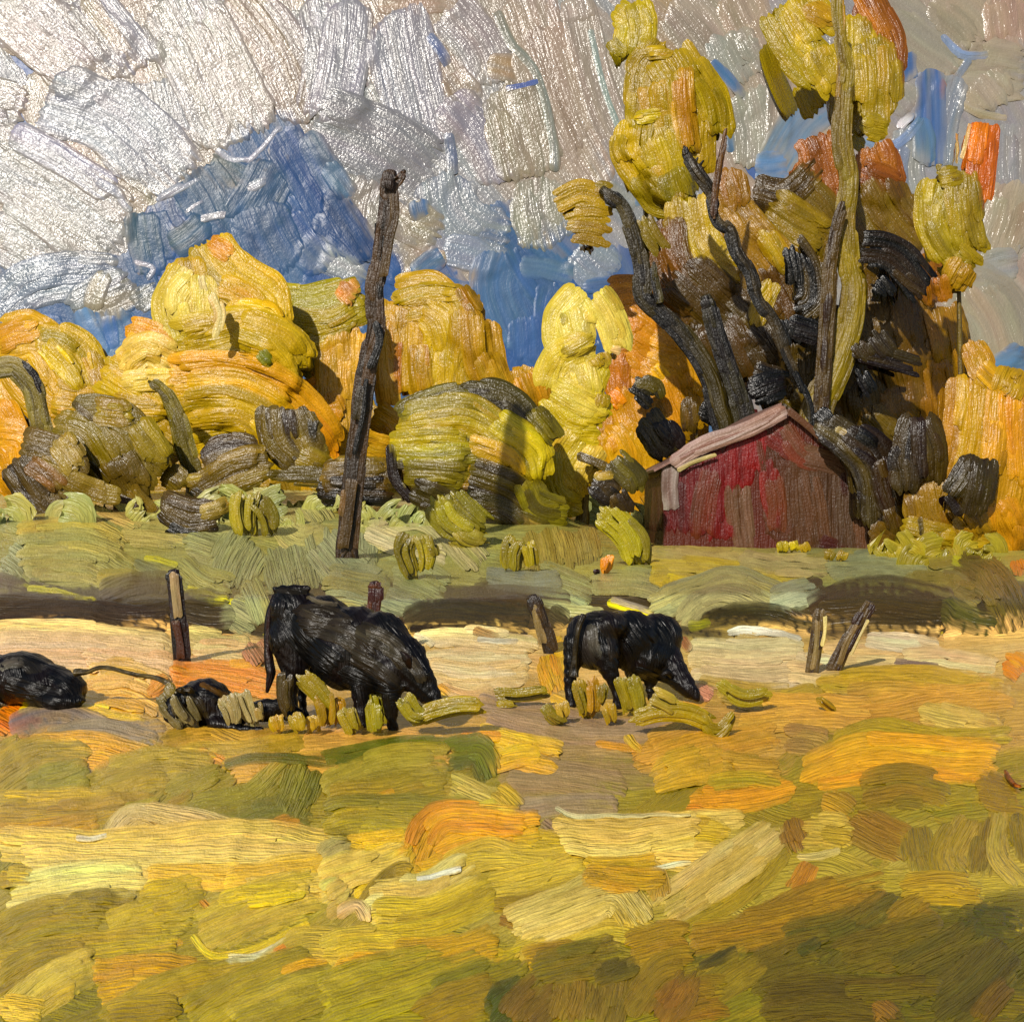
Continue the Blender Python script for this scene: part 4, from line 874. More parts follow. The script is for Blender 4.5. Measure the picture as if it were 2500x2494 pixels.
add_part(gt, 'foliage_clump', 'A 56 #e0d0b4/#d4b898 1105,1530 1150,1640 1120,1760; A 30 #e4d4c0 1050,1440 1080,1540', 60.4, label='thick cream clump near the top')
tree('olive_tree', 'olive topped tree with an ochre lower crown just left of the tall pole', 'tree', 65.5, '''
D 250 #c49854/#cc9c58 1780,200 1760,480 1740,800; D 190 #c89c50/#c08c40 1650,480 1720,900; D 190 #9c8e2c/#8a802a 1380,70 1600,110 1900,50; D 160 #8c8028/#7c7424 1420,120 1500,260 1660,450; D 120 #a89434/#b49c3c 1590,240 1880,150; A 110 #96902c/#a89a34 1390,1530 1600,1560 1870,1490; A 80 #9c8c30 1480,1640 1700,1660 1850,1580
D 46 #e07c28/#c88c28 1590,520 1680,465; D 90 #c4a04c 1760,700 1700,900; A 100 #c98c68/#b89058 1790,1480 1870,1560; E 220 #c49a54/#b8903c 50,240 60,500 80,780; E 160 #c4982c/#c49c44 90,800 330,880; E 90 #c08c3c 0,560 60,700
''', vol=3, trunk=(800, 810, 950, 40))
tree('broad_gold_tree', 'broad gold tree of upright foliage just right of the tall pole', 'tree', 69, '''
E 220 #b8922a/#a8841c 400,80 400,560; E 240 #b8922c 620,160 640,600; E 240 #b08c20/#a07c1c 760,200 860,640; E 240 #b48c2c 960,450 1060,680; E 110 #c09a5c/#b88c44 300,120 320,620; E 220 #b49428/#a88c20 380,60 560,50 640,240; E 230 #bca024/#b09020 520,90 620,200 600,580
E 120 #a88a1c/#b09420 670,30 720,160 700,530; E 130 #b8901c/#a8801c 760,90 790,380 910,640; E 130 #a4801c/#b4901c 820,340 920,560 1010,640; E 140 #c08c30/#b08424 1040,460 1100,640; E 70 #b09424/#9c8c20 340,70 500,20 700,30; E 130 #bf9834/#b08c28 240,660 380,740 500,760; E 44 #a4682c 375,290 370,560; E 90 #a8842c 480,300 500,560; B 80 #9c7c34 700,1500 790,1640
E 130 #b88c34 230,760 330,860
''', vol=3.5, bulge=1.6, trunk=(1080, 1090, 950, 45))
tree('orange_tree', 'burnt orange tree behind the pale cream tree, left of the barn', 'tree', 73, '''
E 240 #c0882c 1600,450 1640,800; E 260 #c49434/#bc8c30 1480,760 1560,1180; E 240 #bd7c28/#b0702c 1490,80 1620,70 1740,230; E 270 #b8742a/#c08034 1540,250 1720,380; E 110 #9c5c20/#b06c28 1510,350 1520,580; E 230 #c49624/#b88a20 1690,380 1850,430 1920,720; E 230 #c08c30/#b88428 1600,500 1720,920
E 240 #c4943c/#c89c40 1500,720 1600,880 1650,1220; E 190 #c09440 1440,800 1540,1050; E 160 #c89448/#cc9c50 1520,1060 1670,1260; E 60 #e08858/#d07848 1480,550 1545,630; F 240 #cc981c/#c48c20 -20,320 130,400 210,580; F 200 #b88c2c/#a88028 10,600 200,780; E 70 #d8a838 1700,420 1800,560; F 90 #c8901c 60,480 150,720
''', vol=3.5, bulge=1.5, trunk=(1560, 1560, 950, 40))
add_part([o for o in COL.objects if o.name == 'orange_tree'][0], 'foliage_clump', 'E 120 #3c3c20/#24240f 1600,510 1650,540 1710,600; E 60 #5c5424 1610,490 1710,520 1730,590', 70.5, label='small dark green leaf clump')
tree('cream_tree', 'slim pale cream yellow tree between the green bush and the orange tree', 'tree', 57, '''
E 170 #c0a848 1250,500 1350,760; E 200 #bca444 1230,850 1300,1100; E 170 #c8b864/#d4c888 1340,40 1240,150 1220,260 1310,330; E 130 #d0c078/#c0a020 1390,50 1470,170 1525,330; E 150 #d0c480/#b8a850 1280,120 1330,300; E 170 #c4b054/#d0bc70 1390,310 1210,390 1170,530; E 90 #c4b438/#b09c2c 1440,380 1380,560 1460,690; E 130 #ccbc78/#c0ac50 1330,400 1370,570
E 140 #bca848/#c8b454 1140,590 1240,710 1430,740; E 120 #c8b460/#d0c074 1180,520 1460,660; E 200 #bca44c/#ccb868 1290,780 1210,930 1300,1110; E 110 #b4a424/#c0b030 1150,880 1190,1090 1340,1160; E 100 #c8ac64 1420,840 1330,1000; E 50 #c8b81c 1150,1130 1290,1190; E 80 #a49020 1410,360 1450,430; E 60 #a08c28 1440,560 1430,640; E 44 #d8c8b8/#d0a890 1480,320 1535,335
''', vol=2.0, bulge=1.0, trunk=(1420, 1410, 1050, 30))
tree('green_bush', 'large round green and lemon bush right of the tall pole', 'bush', 53, '''
E 280 #6c6420/#5a5418 520,800 700,960; E 260 #7c7420 900,760 1000,1000; E 130 #4e4a18/#2e2c10 700,550 930,590 1110,780; E 110 #6a6420/#4a4618 380,680 560,590 740,560; E 110 #8a8020/#a08c24 400,650 700,610 900,720 1130,960; E 110 #a4921c/#8a7c18 360,740 700,700 900,800 1090,1010; E 80 #b0a020/#5c5818 330,805 540,780 730,790; E 100 #a8a018/#44400f 350,890 780,880
E 120 #c0b014/#a09414 880,690 1090,840 1140,1010; E 90 #bf9c1c/#b08c1c 740,810 940,890 1000,990; E 110 #857a28/#6c6420 400,960 740,985; E 56 #2c2a10 325,820 350,1000 450,1130; E 120 #4a451c/#38340f 440,1050 700,1140; E 140 #38330f/#6a6028 750,970 980,1060 1160,1250; E 130 #8c8420/#4c4814 1040,1020 1110,1150 1270,1180; E 90 #5e5820/#7c7430 1070,640 1200,800; E 44 #dcc818 960,740 1110,850 1110,960
E 60 #5c5438/#a8905c 900,1170 1150,1270; E 90 #4c4824 740,1120 930,1180 1050,1270
''', vol=2.2, bulge=1.6)
# the two big trees right
tree('yellow_cottonwood', 'tall olive yellow tree with a small detached top tuft, left of the pale trunk', 'tree', 79, '''
C 240 #a08a1c 60,300 130,700 130,900; B 240 #9c881c 1720,400 1700,800 1760,950
B 130 #b0a020/#8c8018 1500,50 1590,130 1560,290; B 120 #9c8c1c/#b0a024 1620,10 1650,140 1630,280; B 60 #8c8020 1480,210 1560,290
B 260 #a49014/#947f10 1790,260 1700,420 1710,660; C 250 #a89014/#988414 60,290 150,480 170,920; C 130 #a49020/#8c8020 190,340 300,520 340,720; C 180 #a8921c 0,440 60,900; B 190 #9c8a14/#c0a418 1600,640 1590,790 1700,970; B 180 #a8921c/#b4a020 1740,680 1830,1010; B 90 #a88424 1850,350 1900,800; B 150 #988818/#8c7c14 1640,900 1740,1040 1880,1040; C 150 #8c8018 90,900 160,1080; B 60 #b4a430 1600,620 1740,600
B 60 #b09840 1640,280 1800,280
''', vol=2.6, bulge=1.2, trunk=(1850, 1640, 420, 30), tc=('#6a5c28', '#7c6c30'))
cot = tree('cottonwood', 'huge brown and olive cottonwood with a thick pale trunk towering over the barn', 'tree', 73, '''
C 320 #5a4a1c/#6a561c 250,1250 300,1700; C 320 #6a541c 600,1150 650,1700; F 320 #52441a 350,150 500,560; F 320 #564818 800,100 850,560; F 320 #5c4c1c 1100,100 1150,600; C 320 #6a541c/#5e4c1c 1150,1150 1250,1800; F 300 #6c561e 1330,200 1400,900; F 280 #64501c 900,500 1250,900; C 280 #7a6420 800,1000 880,1400
C 160 #a8681c/#7a4a18 1090,-30 1220,250 1200,480; C 210 #a89414/#8c8018 640,50 740,240 920,430; C 180 #a48e1c/#b09a18 760,-30 900,210; C 160 #b09a10/#a08c18 850,250 960,490; C 170 #a08a20/#b09c24 1050,90 1070,520; C 180 #a08a1c/#8c7c1c 1140,190 1150,640; C 110 #98882c/#a8942c 1080,640 1220,680; C 90 #b08c28 780,40 940,130
C 180 #9c5c14/#7c4c18 830,710 880,900 940,1080; C 200 #a0601a/#8c5418 1130,770 1200,980; C 120 #84501c 1080,900 1270,980; C 250 #6c5620/#7c6828 1100,960 1200,1150 1340,1330; C 220 #7c6a1c/#6a561c 700,970 860,1120 940,1320; C 120 #5a4a1c/#463a14 520,980 700,1010 860,860; C 200 #84701c/#8c7824 600,1080 880,1260; C 210 #8a6a20/#9c7824 320,1000 480,1200 660,1390
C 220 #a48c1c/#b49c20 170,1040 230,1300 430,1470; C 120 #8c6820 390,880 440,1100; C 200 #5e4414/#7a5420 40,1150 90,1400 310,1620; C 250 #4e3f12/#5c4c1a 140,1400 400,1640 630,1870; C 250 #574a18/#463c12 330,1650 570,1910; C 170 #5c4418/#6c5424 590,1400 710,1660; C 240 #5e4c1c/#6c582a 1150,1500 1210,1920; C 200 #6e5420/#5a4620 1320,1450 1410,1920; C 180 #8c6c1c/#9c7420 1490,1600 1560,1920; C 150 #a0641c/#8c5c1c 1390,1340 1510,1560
F 230 #4e4216/#5c4c1c 640,280 760,620; F 210 #5a4c1c/#4a3e18 850,240 870,620; F 260 #5c4c1c/#50421a 1090,390 1160,780; F 230 #6c5220/#745a24 1290,340 1360,680; F 190 #9c7018/#8c641c 1490,390 1560,920; F 210 #4c4018/#3c3414 490,240 610,430; F 160 #5e5018/#7c6c20 690,600 820,740; F 210 #6a5a20/#5c4e20 1090,700 1270,880; F 200 #54461a 290,200 430,520; C 90 #a89024 560,1200 700,1420; C 80 #b0982c 620,1480 520,1700; F 130 #8a641c 1480,820 1560,1020; F 160 #5a4e20 1380,1000 1300,1240
''', vol=5, bulge=2.5)
bT = Buf()
limb([(1985, 1100, 105), (2000, 990, 95), (2045, 890, 88), (2075, 790, 80), (2085, 700, 76), (2072, 640, 62), (2062, 540, 56), (2072, 440, 58), (2055, 340, 56), (2060, 230, 46), (2068, 170, 34), (2052, 90, 30), (2048, -40, 26)], '#8a7a34', '#6e5e2c', 69.0, bT, True, lump=.08)
limb([(2046, 240, 20), (2052, 120, 14), (2050, -30, 12)], '#9c7c34', '#5c4c24', 68.6, bT, False)
bT.build('trunk', M_WOOD, cot, np.array(cot.location))
b_ = Buf(); limb([(1985, 1100, 36), (2003, 990, 40), (2010, 900, 42), (2018, 780, 42), (2025, 660, 40), (2040, 570, 34), (2060, 492, 8)], '#5a4a22', '#3c3018', 68.2, b_, True)
b_.build('limb', M_WOOD, cot, np.array(cot.location))
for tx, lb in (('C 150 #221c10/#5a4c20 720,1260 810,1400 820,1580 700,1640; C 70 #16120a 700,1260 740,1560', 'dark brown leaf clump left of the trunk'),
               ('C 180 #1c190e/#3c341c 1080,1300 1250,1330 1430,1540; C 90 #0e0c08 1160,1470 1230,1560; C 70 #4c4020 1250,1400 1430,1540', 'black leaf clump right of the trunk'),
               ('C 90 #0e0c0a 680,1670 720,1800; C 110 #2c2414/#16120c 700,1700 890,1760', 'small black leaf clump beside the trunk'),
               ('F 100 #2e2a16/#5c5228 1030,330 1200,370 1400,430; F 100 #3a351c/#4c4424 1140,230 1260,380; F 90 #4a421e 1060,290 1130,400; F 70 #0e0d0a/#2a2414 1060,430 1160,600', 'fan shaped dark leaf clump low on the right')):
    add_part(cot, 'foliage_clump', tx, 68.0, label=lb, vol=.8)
tree('rust_tipped_tree', 'small olive tree with a rust orange tip at the right, before the grey cloud', 'tree', 62, '''
C 170 #8c7c1c 1560,1000 1640,1350; C 130 #b85c18/#c86c24 1730,650 1710,850 1690,1070; C 60 #d07434 1700,640 1670,860; C 200 #9c8c18/#a89820 1500,960 1470,1140 1570,1350; C 160 #8c7a1c/#98861c 1600,900 1660,1320; C 150 #a08c20/#8c7c20 1560,1330 1670,1420; C 130 #a8842c/#98782c 1620,1380 1550,1510; C 90 #8c7c24 1480,930 1600,900; C 80 #a0681c 1480,1450 1520,1580
C 22 #dcc0a4 1645,645 1620,760 1600,830
''', vol=1.6, bulge=.8, trunk=(2330, 2340, 620, 22))
tree('amber_tree', 'amber gold tree filling the right edge beside the barn', 'tree', 55, '''
F 300 #b88c2c 1750,700 1780,1200; F 300 #b8882c/#c08c30 1950,600 1950,1250; F 160 #a87c10/#98701c 1620,480 1600,800 1550,1010; F 200 #b8921c/#a8841c 1720,450 1700,800 1620,1170; F 220 #c49434/#b88c28 1860,540 1830,900 1780,1230; F 150 #c88838/#cc9040 1910,480 1940,1050; F 210 #c48c3c/#cc9440 1770,1150 1870,1380; F 150 #94741c/#84681c 1500,1000 1450,1220; F 160 #8c6e1c/#7c601c 1370,1050 1460,1330
F 120 #a8841c 1640,280 1730,520; F 110 #9c8428/#8c7824 1290,1260 1720,1350; F 80 #c89c20 1700,420 1850,560; F 90 #d09c3c 1780,700 1740,1000; F 160 #b88434 1960,1250 1960,1380; F 34 #1c1408 1380,1200 1390,1310; F 26 #1c1408 1540,1170 1585,1240; F 120 #a8902c 1500,1330 1760,1370; F 160 #a8882c/#b09030 1880,430 1830,560; F 160 #98782c 1600,1130 1700,1310
''', vol=2.4, bulge=1.2, trunk=(2440, 2440, 1000, 34))
# ------------------------------------------------------------------ dead trees and snags
r = empty('dead_tree', gpos(1754, 67.5), 'grey green dead tree curving up left of the barn with one yellow leaf tuft', 'dead tree')
b = Buf(); limb([(1770, 1060, 64), (1754, 999, 62), (1735, 924, 60), (1693, 854, 58), (1650, 800, 54), (1608, 761, 52), (1571, 723, 48), (1566, 654, 44), (1547, 574, 40), (1519, 504, 36), (1468, 462, 26)], '#26240f', '#4c4620', 67.5, b, True, lump=.1)
limb([(1612, 740, 26), (1600, 690, 22), (1596, 640, 10)], '#25220f', '#5a5428', 67.0, b)
b.build('trunk', M_WOOD, r, np.array(r.location))
add_part(r, 'foliage', 'B 110 #b89a24/#a48820 1190,1060 1330,1000 1470,1050; B 110 #a88c1c/#b89c28 1230,1150 1370,1120 1490,1150; B 110 #a0841c/#8c7418 1270,1210 1490,1260; B 60 #94821c 1400,980 1500,1000; B 90 #8c7c24/#7c6c20 1650,1140 1760,1320', 67.8, vol=1.2)
r = empty('dead_tree', gpos(1795, 67), 'short blunt greenish dead trunk standing just behind the barn roof', 'dead tree')
b = limb([(1830, 1100, 62), (1812, 999, 60), (1790, 930, 58), (1773, 887, 54), (1745, 800, 50), (1732, 750, 42), (1722, 722, 30)], '#262a16', '#3c3c1e', 67, None, True, lump=.1)
b.build('trunk', M_WOOD, r, np.array(r.location))
r = empty('dead_tree', gpos(1985, 66.6), 'thin black crooked dead tree zigzagging up left of the pale trunk', 'dead tree')
b = limb([(1985, 1060, 16), (1974, 980, 14), (1950, 930, 16), (1918, 864, 22), (1890, 785, 28), (1850, 729, 30), (1833, 663, 32), (1801, 621, 36), (1782, 562, 32), (1748, 537, 16), (1735, 472, 30), (1697, 415, 36), (1676, 380, 24), (1670, 356, 6)], '#100e0a', '#463e20', 66.6, None, True, lump=.16)
limb([(1690, 410, 14), (1704, 385, 5)], '#14120c', '#201c10', 66.5, b); limb([(1700, 415, 14), (1718, 392, 5)], '#14120c', '#201c10', 66.5, b)
b.build('trunk', M_WOOD, r, np.array(r.location))
b = limb([(1743, 535, 8), (1748, 470, 17), (1757, 400, 22), (1774, 314, 5)], '#3c2c1c', '#6a4c30', 66.3)
b.build('branch', M_WOOD, r, np.array(r.location))
r = empty('dead_tree', gpos(110, 60), 'bent grey dead tree leaning in from the left edge', 'dead tree')
b = limb([(112, 1075, 62), (103, 1050, 60), (92, 1000, 58), (78, 945, 62), (35, 898, 62), (-20, 905, 56), (-80, 920, 50)], '#5c5434', '#867a50', 60, None, True, lump=.08)
limb([(100, 960, 22), (82, 915, 24), (48, 882, 16)], '#1c1a10', '#2c2814', 59.7, b)
b.build('trunk', M_WOOD, r, np.array(r.location))
r = empty('sapling', gpos(468, 59), 'curved grey stem before the golden tree', 'sapling')
b = limb([(475, 1190, 46), (467, 1140, 50), (450, 1085, 56), (436, 1030, 56), (418, 985, 46), (395, 950, 28), (362, 930, 8)], '#625a2e', '#847a44', 59, None, True, lump=.08)
b.build('trunk', M_WOOD, r, np.array(r.location))
# ------------------------------------------------------------------ shrubs
def shrub(name, label, cat, Y0, text, vol=.9, bulge=.5, **kw):
    return tree(name, label, cat, Y0, [('foliage', text, None)], vol=vol, bulge=bulge, **kw)
shrub('grey_shrub', 'grey brown shrub on the left below the bent dead tree', 'shrub', 56, '''
D 220 #665842 180,900 330,1120; D 160 #6a5a40/#5a4c38 120,830 290,880 430,1010; D 150 #5a4c40/#2c241c 70,920 200,1110 310,1180; D 90 #4a4038/#6c5c44 350,1100 420,1230; D 100 #8c7848/#7a6840 200,930 480,1060 640,1100; D 90 #7c5c44 150,920 330,1060; D 50 #1e1a12 240,1180 300,1230; D 130 #8c7850/#a08c58 300,800 420,960''')
shrub('olive_shrub', 'wide olive shrub between the grey shrub and the curved stem', 'shrub', 57, '''
D 260 #6c6030 600,760 760,980; D 200 #7c6c30/#6a5e28 390,690 600,700 760,860 870,980; D 180 #8a7838/#746630 290,720 450,770 590,1000; D 180 #6c5c3c/#5c4e34 610,900 730,1100; D 120 #847428/#948434 720,710 860,920; D 40 #5a4c34/#463c28 380,600 490,700; D 36 #14120c 430,900 500,950 570,1030; D 120 #8c7c38 500,640 700,660; D 60 #7c6c44 680,1050 800,1180; D 60 #4a3c2c 600,1120 760,1180''')
shrub('hollow_shrub', 'dark streaked grey shrub at the right foot of the golden tree', 'shrub', 58.5, '''
D 140 #6a5c3c/#2e2a22 1420,630 1440,800 1610,970; D 100 #7c6c3c/#5c5030 1540,650 1690,900; D 40 #1c1812 1620,690 1650,820; D 30 #100e0a 1660,700 1640,760; D 60 #3c3424 1500,640 1530,800; D 100 #8a7838 1560,880 1720,970''')
shrub('thicket', 'tangled brown thicket under the golden tree', 'thicket', 57.5, '''
D 150 #5e4e24/#3e3418 1060,900 1200,850 1340,880; D 130 #7c6838/#5c4e28 1000,1080 1230,950 1420,920; D 70 #8c7844/#6c6030 1150,1060 1420,960; D 60 #6c6030/#4c4424 1400,980 1900,1020; D 80 #2a241c/#463c20 1660,1060 1900,1085; D 50 #241e14 1000,1060 1080,1110; D 50 #a08c50 900,1030 1050,990; D 100 #6a5c34 860,960 960,1040''')
shrub('dark_hedge', 'low dark brown hedge running behind the foot of the tall pole', 'hedge', 56, '''
E 110 #3c3424/#8c7440 -30,960 150,950 360,970; E 90 #2a2218/#6c5834 -30,1040 330,1040; E 60 #241e14/#4c3e24 -30,1110 340,1110; E 60 #6c5c30 120,930 330,930''')
shrub('low_dark_shrub', 'low dark brown shrub lying on the meadow above the fence post', 'shrub', 50, '''
D 120 #2c241c/#6c5c40 850,1110 980,1210 1140,1190; D 60 #100e0c 880,1260 960,1300 1050,1290; D 60 #54462e 860,1090 1000,1140 1140,1140; D 70 #8c7c50 1050,1180 1200,1120''', vol=.6)
shrub('climbing_shrub', 'dark streaky shrub draped down the right side of the barn roof', 'shrub', 56.6, '''
F 140 #2a2416/#4c4430 840,700 980,790 1130,960 1150,1260; F 150 #3c3420/#241e14 1000,760 1190,890 1240,1100 1330,1260; F 50 #5c503c/#2c2418 830,720 960,820 1080,960 1110,1100; F 110 #6a5420/#54441c 1130,1260 1270,1350; F 60 #12100c 850,650 910,700; F 40 #a8987c/#6c5c48 940,740 1000,770; F 60 #16120c 1060,760 1160,830; F 130 #4c3e24 1180,900 1280,1240; F 90 #5c4c20 1240,1150 1290,1330''')
shrub('leafy_shrub', 'tall dark olive shrub right of the barn, the taller of two upright dark ones', 'shrub', 54.5, '''
F 150 #4a4018/#2a2410 1370,690 1330,850 1330,1070; F 120 #463c1c/#5a4e24 1400,690 1460,850 1460,1030; F 60 #362e14 1370,680 1390,1000''', vol=1)
shrub('leafy_shrub', 'shorter dark olive shrub near the right edge, the shorter of two upright dark ones', 'shrub', 53.5, '''
F 110 #4a4220/#241e10 1680,900 1620,1010 1550,1100; F 130 #4c4420/#342e16 1720,900 1700,1060 1670,1200; F 50 #2a2412 1520,1090 1600,1200''', vol=1)
shrub('dark_bush', 'dark green bush touching the left end of the barn roof', 'bush', 64, 'E 140 #38381c/#4c4a24 1660,680 1730,780 1790,880; E 90 #2c2c16 1760,720 1830,860; F 70 #34341c 20,700 110,820', vol=.9)
shrub('twiggy_bush', 'brown black twiggy bush left of the barn wall', 'bush', 55, 'E 46 #6c5c38/#3c341c 1300,880 1470,950; E 110 #2a2014/#5c4c2c 1390,1010 1500,1110; E 100 #4e4a24/#6c6430 1490,900 1600,1010 1610,1080; E 90 #3c3418/#5c4c20 1500,1080 1570,1200; E 50 #b09c60 1390,990 1500,980', vol=.7)
shrub('dark_bush', 'brown bush with black base just behind the left slope of the barn roof', 'bush', 68.5, 'F 80 #54441c/#6a5624 170,580 190,760; F 90 #14120c/#2c2616 230,640 380,700; F 60 #16140e 300,660 450,690; F 120 #1e1a12/#4c4020 500,470 680,520; F 60 #14120c 520,590 680,550; F 90 #2a2416 480,540 670,480; F 50 #5c2c24 480,650 540,670', vol=.8, trunk=(1700, 1700, 1040, 16))
# ------------------------------------------------------------------ meadow plants (paint fans standing up from the grass)
def plants(list_, name, cat, group):
    for tx, lb in list_:
        L = parse(tx); yb = max(q[1] for p, w, *_ in L for q in p)
        pb = np.array([[np.mean([q[0] for p, *_ in L for q in p]), yb]])
        g, ok = hit_ground(pb[:, :1], pb[:, 1:])
        Y0 = float(g[0, 0, 1]) if ok.all() else 52
        if name == 'pasture_tuft': Y0 -= .22
        o = gpos(pb[0, 0], Y0)
        b = Buf(); hm = HMap(pb[0, 0] - 400, yb - 400, pb[0, 0] + 400, yb + 300)
        for p, w, a, c in L:
            stroke(b, s_depth(Y0 + .004 * Y0), hm, p, w * .95, a, c or shade(a, .85), K_L, thick=2.0, back=.3, rag=.7, rnd=.8, amp=2.0)
            C_, s_ = spline(p, 8); n_ = int(np.clip(w / 7, 3, 8)); c2_ = c or second(a)
            dv = C_[-1] - C_[0]; dv = dv / (np.linalg.norm(dv) + 1e-9); nv = np.array([-dv[1], dv[0]])
            for j in rng.permutation(n_):
                q_ = (j + .5) / n_ - .5; e0_, e1_ = rng.uniform(0, .28), rng.uniform(0, .12)
                pts = [C_[int((len(C_) - 1) * z)] + nv * q_ * w * (1.0 - .45 * z * (1 if abs(dv[1]) > .6 else .2)) for z in np.linspace(e0_, 1 - e1_, 4)]
                stroke(b, s_depth(Y0 - rng.uniform(-.006, .008) * Y0), hm, pts, w / n_ * rng.uniform(1.5, 2.6), [a, c2_, shade(a, .85)][rng.integers(3)], c2_, K_L, thick=1.4, back=.3, rnd=1.6, rag=.5, amp=1.6)
        ob = b.build(name, M_LEAF, None, o)
        tag(ob, lb, cat, group)
plants([
    ('D 150 #8c8434/#a09448 1290,1070 1270,1180 1290,1310; D 110 #847c2c/#6c6424 1330,1100 1400,1190 1420,1310', 'squat olive tuft on the meadow above the dark low shrub'),
    ('E 170 #84801c/#9c9430 560,1110 640,1240 760,1290; E 170 #7c7820/#8c8428 640,1110 740,1200 830,1270; E 150 #a0945c/#8a8038 650,1290 720,1340 830,1370', 'large olive tuft at the foot of the green bush'),
    ('E 110 #8c801c/#6c6414 430,1290 400,1370 450,1540; E 90 #84781c/#a89c3c 490,1300 520,1400 500,1500; E 50 #8c8020 540,1340 575,1420', 'spiky olive tuft on pale straw right of the tall pole'),
    ('E 130 #948820/#7c7218 990,1320 960,1400 970,1500; E 80 #8c7c24/#a4943c 1050,1330 1070,1480', 'small upright olive tuft, middle of the meadow'),
    ('E 150 #8c8424/#a09838 1440,1180 1560,1300 1610,1450; E 90 #7c7420/#8a8028 1530,1200 1640,1320 1650,1460', 'arching olive tuft left of the barn'),
    ('F 60 #b4a420/#988818 660,1330 670,1400; F 50 #b8a820 720,1330 730,1400; F 50 #a89820 770,1340 800,1400', 'bright yellow tuft against the barn wall'),
    ('F 60 #9c8838/#7c6c30 920,1380 900,1440; F 50 #8c7830 980,1380 960,1450', 'dull straw tuft under the middle of the barn wall'),
    ('E 60 #d88c20/#c87818 1470,1400 1450,1500; E 30 #3c2c14 1405,1475 1410,1510', 'tiny orange tuft with a dark root on the meadow'),
], 'grass_tuft', 'grass tuft', 'olive tufts on the meadow')
# ------------------------------------------------------------------ tall pole
r = empty('tall_pole', gpos(846, 42), 'tall crooked dark brown pole standing on the meadow against the sky', 'pole')
b = limb([(846, 1372, 62), (850, 1310, 64), (858, 1214, 62), (868, 1120, 58), (880, 1027, 54), (886, 960, 56), (900, 880, 56), (918, 800, 46), (915, 740, 50), (914, 700, 46), (928, 640, 52), (934, 584, 46), (948, 490, 50), (952, 440, 46), (953, 418, 34)], '#4e3c32', '#1c1510', 42, None, True, lump=.13)
limb([(846, 1340, 26), (826, 1380, 18)], '#5c4a3c', '#2c221a', 41.8, b); limb([(862, 1340, 26), (872, 1374, 16)], '#4c3c30', '#2c221a', 41.8, b)
limb([(958, 460, 22), (975, 440, 24), (988, 416, 12)], '#5c4238', '#2a1c16', 41.9, b); limb([(938, 450, 20), (942, 424, 12)], '#3a2a22', '#1c1410', 41.9, b)
limb([(922, 570, 20), (920, 545, 12)], '#1c1612', '#14100c', 41.9, b)
for p, w, a, c in parse('B 46 #4c3c34/#6c5a4c 345,1010 350,1130 320,1260 290,1450; B 60 #2e2420/#4a3830 320,900 310,990; E 44 #0e0c0a/#1c1814 250,180 270,290 220,430; E 50 #4c4438/#2a241c 180,520 150,700; D 60 #6a5444/#4c3c30 1840,1000 1820,1180 1790,1380; D 34 #8c6c58 1800,1060 1780,1200; D 26 #0c0a08 1915,480 1890,700 1850,880'): stroke(b, s_depth(41.5), None, p, w, a, c or second(a), K_L * .8, thick=3, amp=2, back=.12, rag=.4)
b.build('shaft', M_WOOD, r, np.array(r.location))
# ------------------------------------------------------------------ fence posts
def post(label, sweep, c1, c2, Y, strip=None):
    r = empty('fence_post', gpos(sweep[0][0], Y), label, 'fence post', 'old fence posts along the bank')
    b = limb(sweep, c1, c2, Y, None, True, lump=.07)
    b.build('post', M_WOOD, r, np.array(r.location))
    if strip: add_part(r, 'weathered_face', strip, Y - sweep[0][2] * Y / F * .52, M_WOOD, back=.1, thick=2)
post('thick brown fence post with a grey face, left of the big cow', [(447, 1622, 52), (440, 1560, 48), (434, 1490, 44), (426, 1420, 38), (423, 1392, 32)], '#3c2418', '#20140e', 19.4, 'J 40 #a09088/#6c5c54 745,85 752,170 765,280; J 34 #4a3024/#5c3c2c 750,290 775,460')
post('grey fence post leaning left between the two cows', [(1347, 1592, 34), (1330, 1540, 42), (1312, 1490, 44), (1296, 1455, 34)], '#2a2018', '#4a3c34', 20.9, 'K 36 #8c7c6c/#5c5048 185,215 200,300 225,390')
post('upright grey fence post of the pair on the right', [(1980, 1652, 32), (1988, 1600, 38), (1996, 1545, 38), (2003, 1487, 30)], '#3e3228', '#6a5c50', 18.0, 'K 16 #d8ccb0/#a8987c 1430,270 1415,400; K 24 #74665a 1395,280 1375,500')
post('slanting grey fence post of the pair on the right', [(2031, 1646, 32), (2058, 1590, 36), (2085, 1540, 36), (2125, 1470, 28)], '#3a2c22', '#6a5c50', 18.3, 'K 14 #d8ccb8/#b0a088 1615,285 1540,440; K 24 #74665c 1570,300 1490,480')
post('stubby red brown fence post behind the big cow', [(908, 1590, 34), (910, 1530, 34), (914, 1470, 40), (916, 1436, 38), (914, 1420, 26)], '#44241a', '#5c3828', 21.0)

TONE['warm'] = (1.03, 0.99, 0.9); TONE['con'] = 1.04
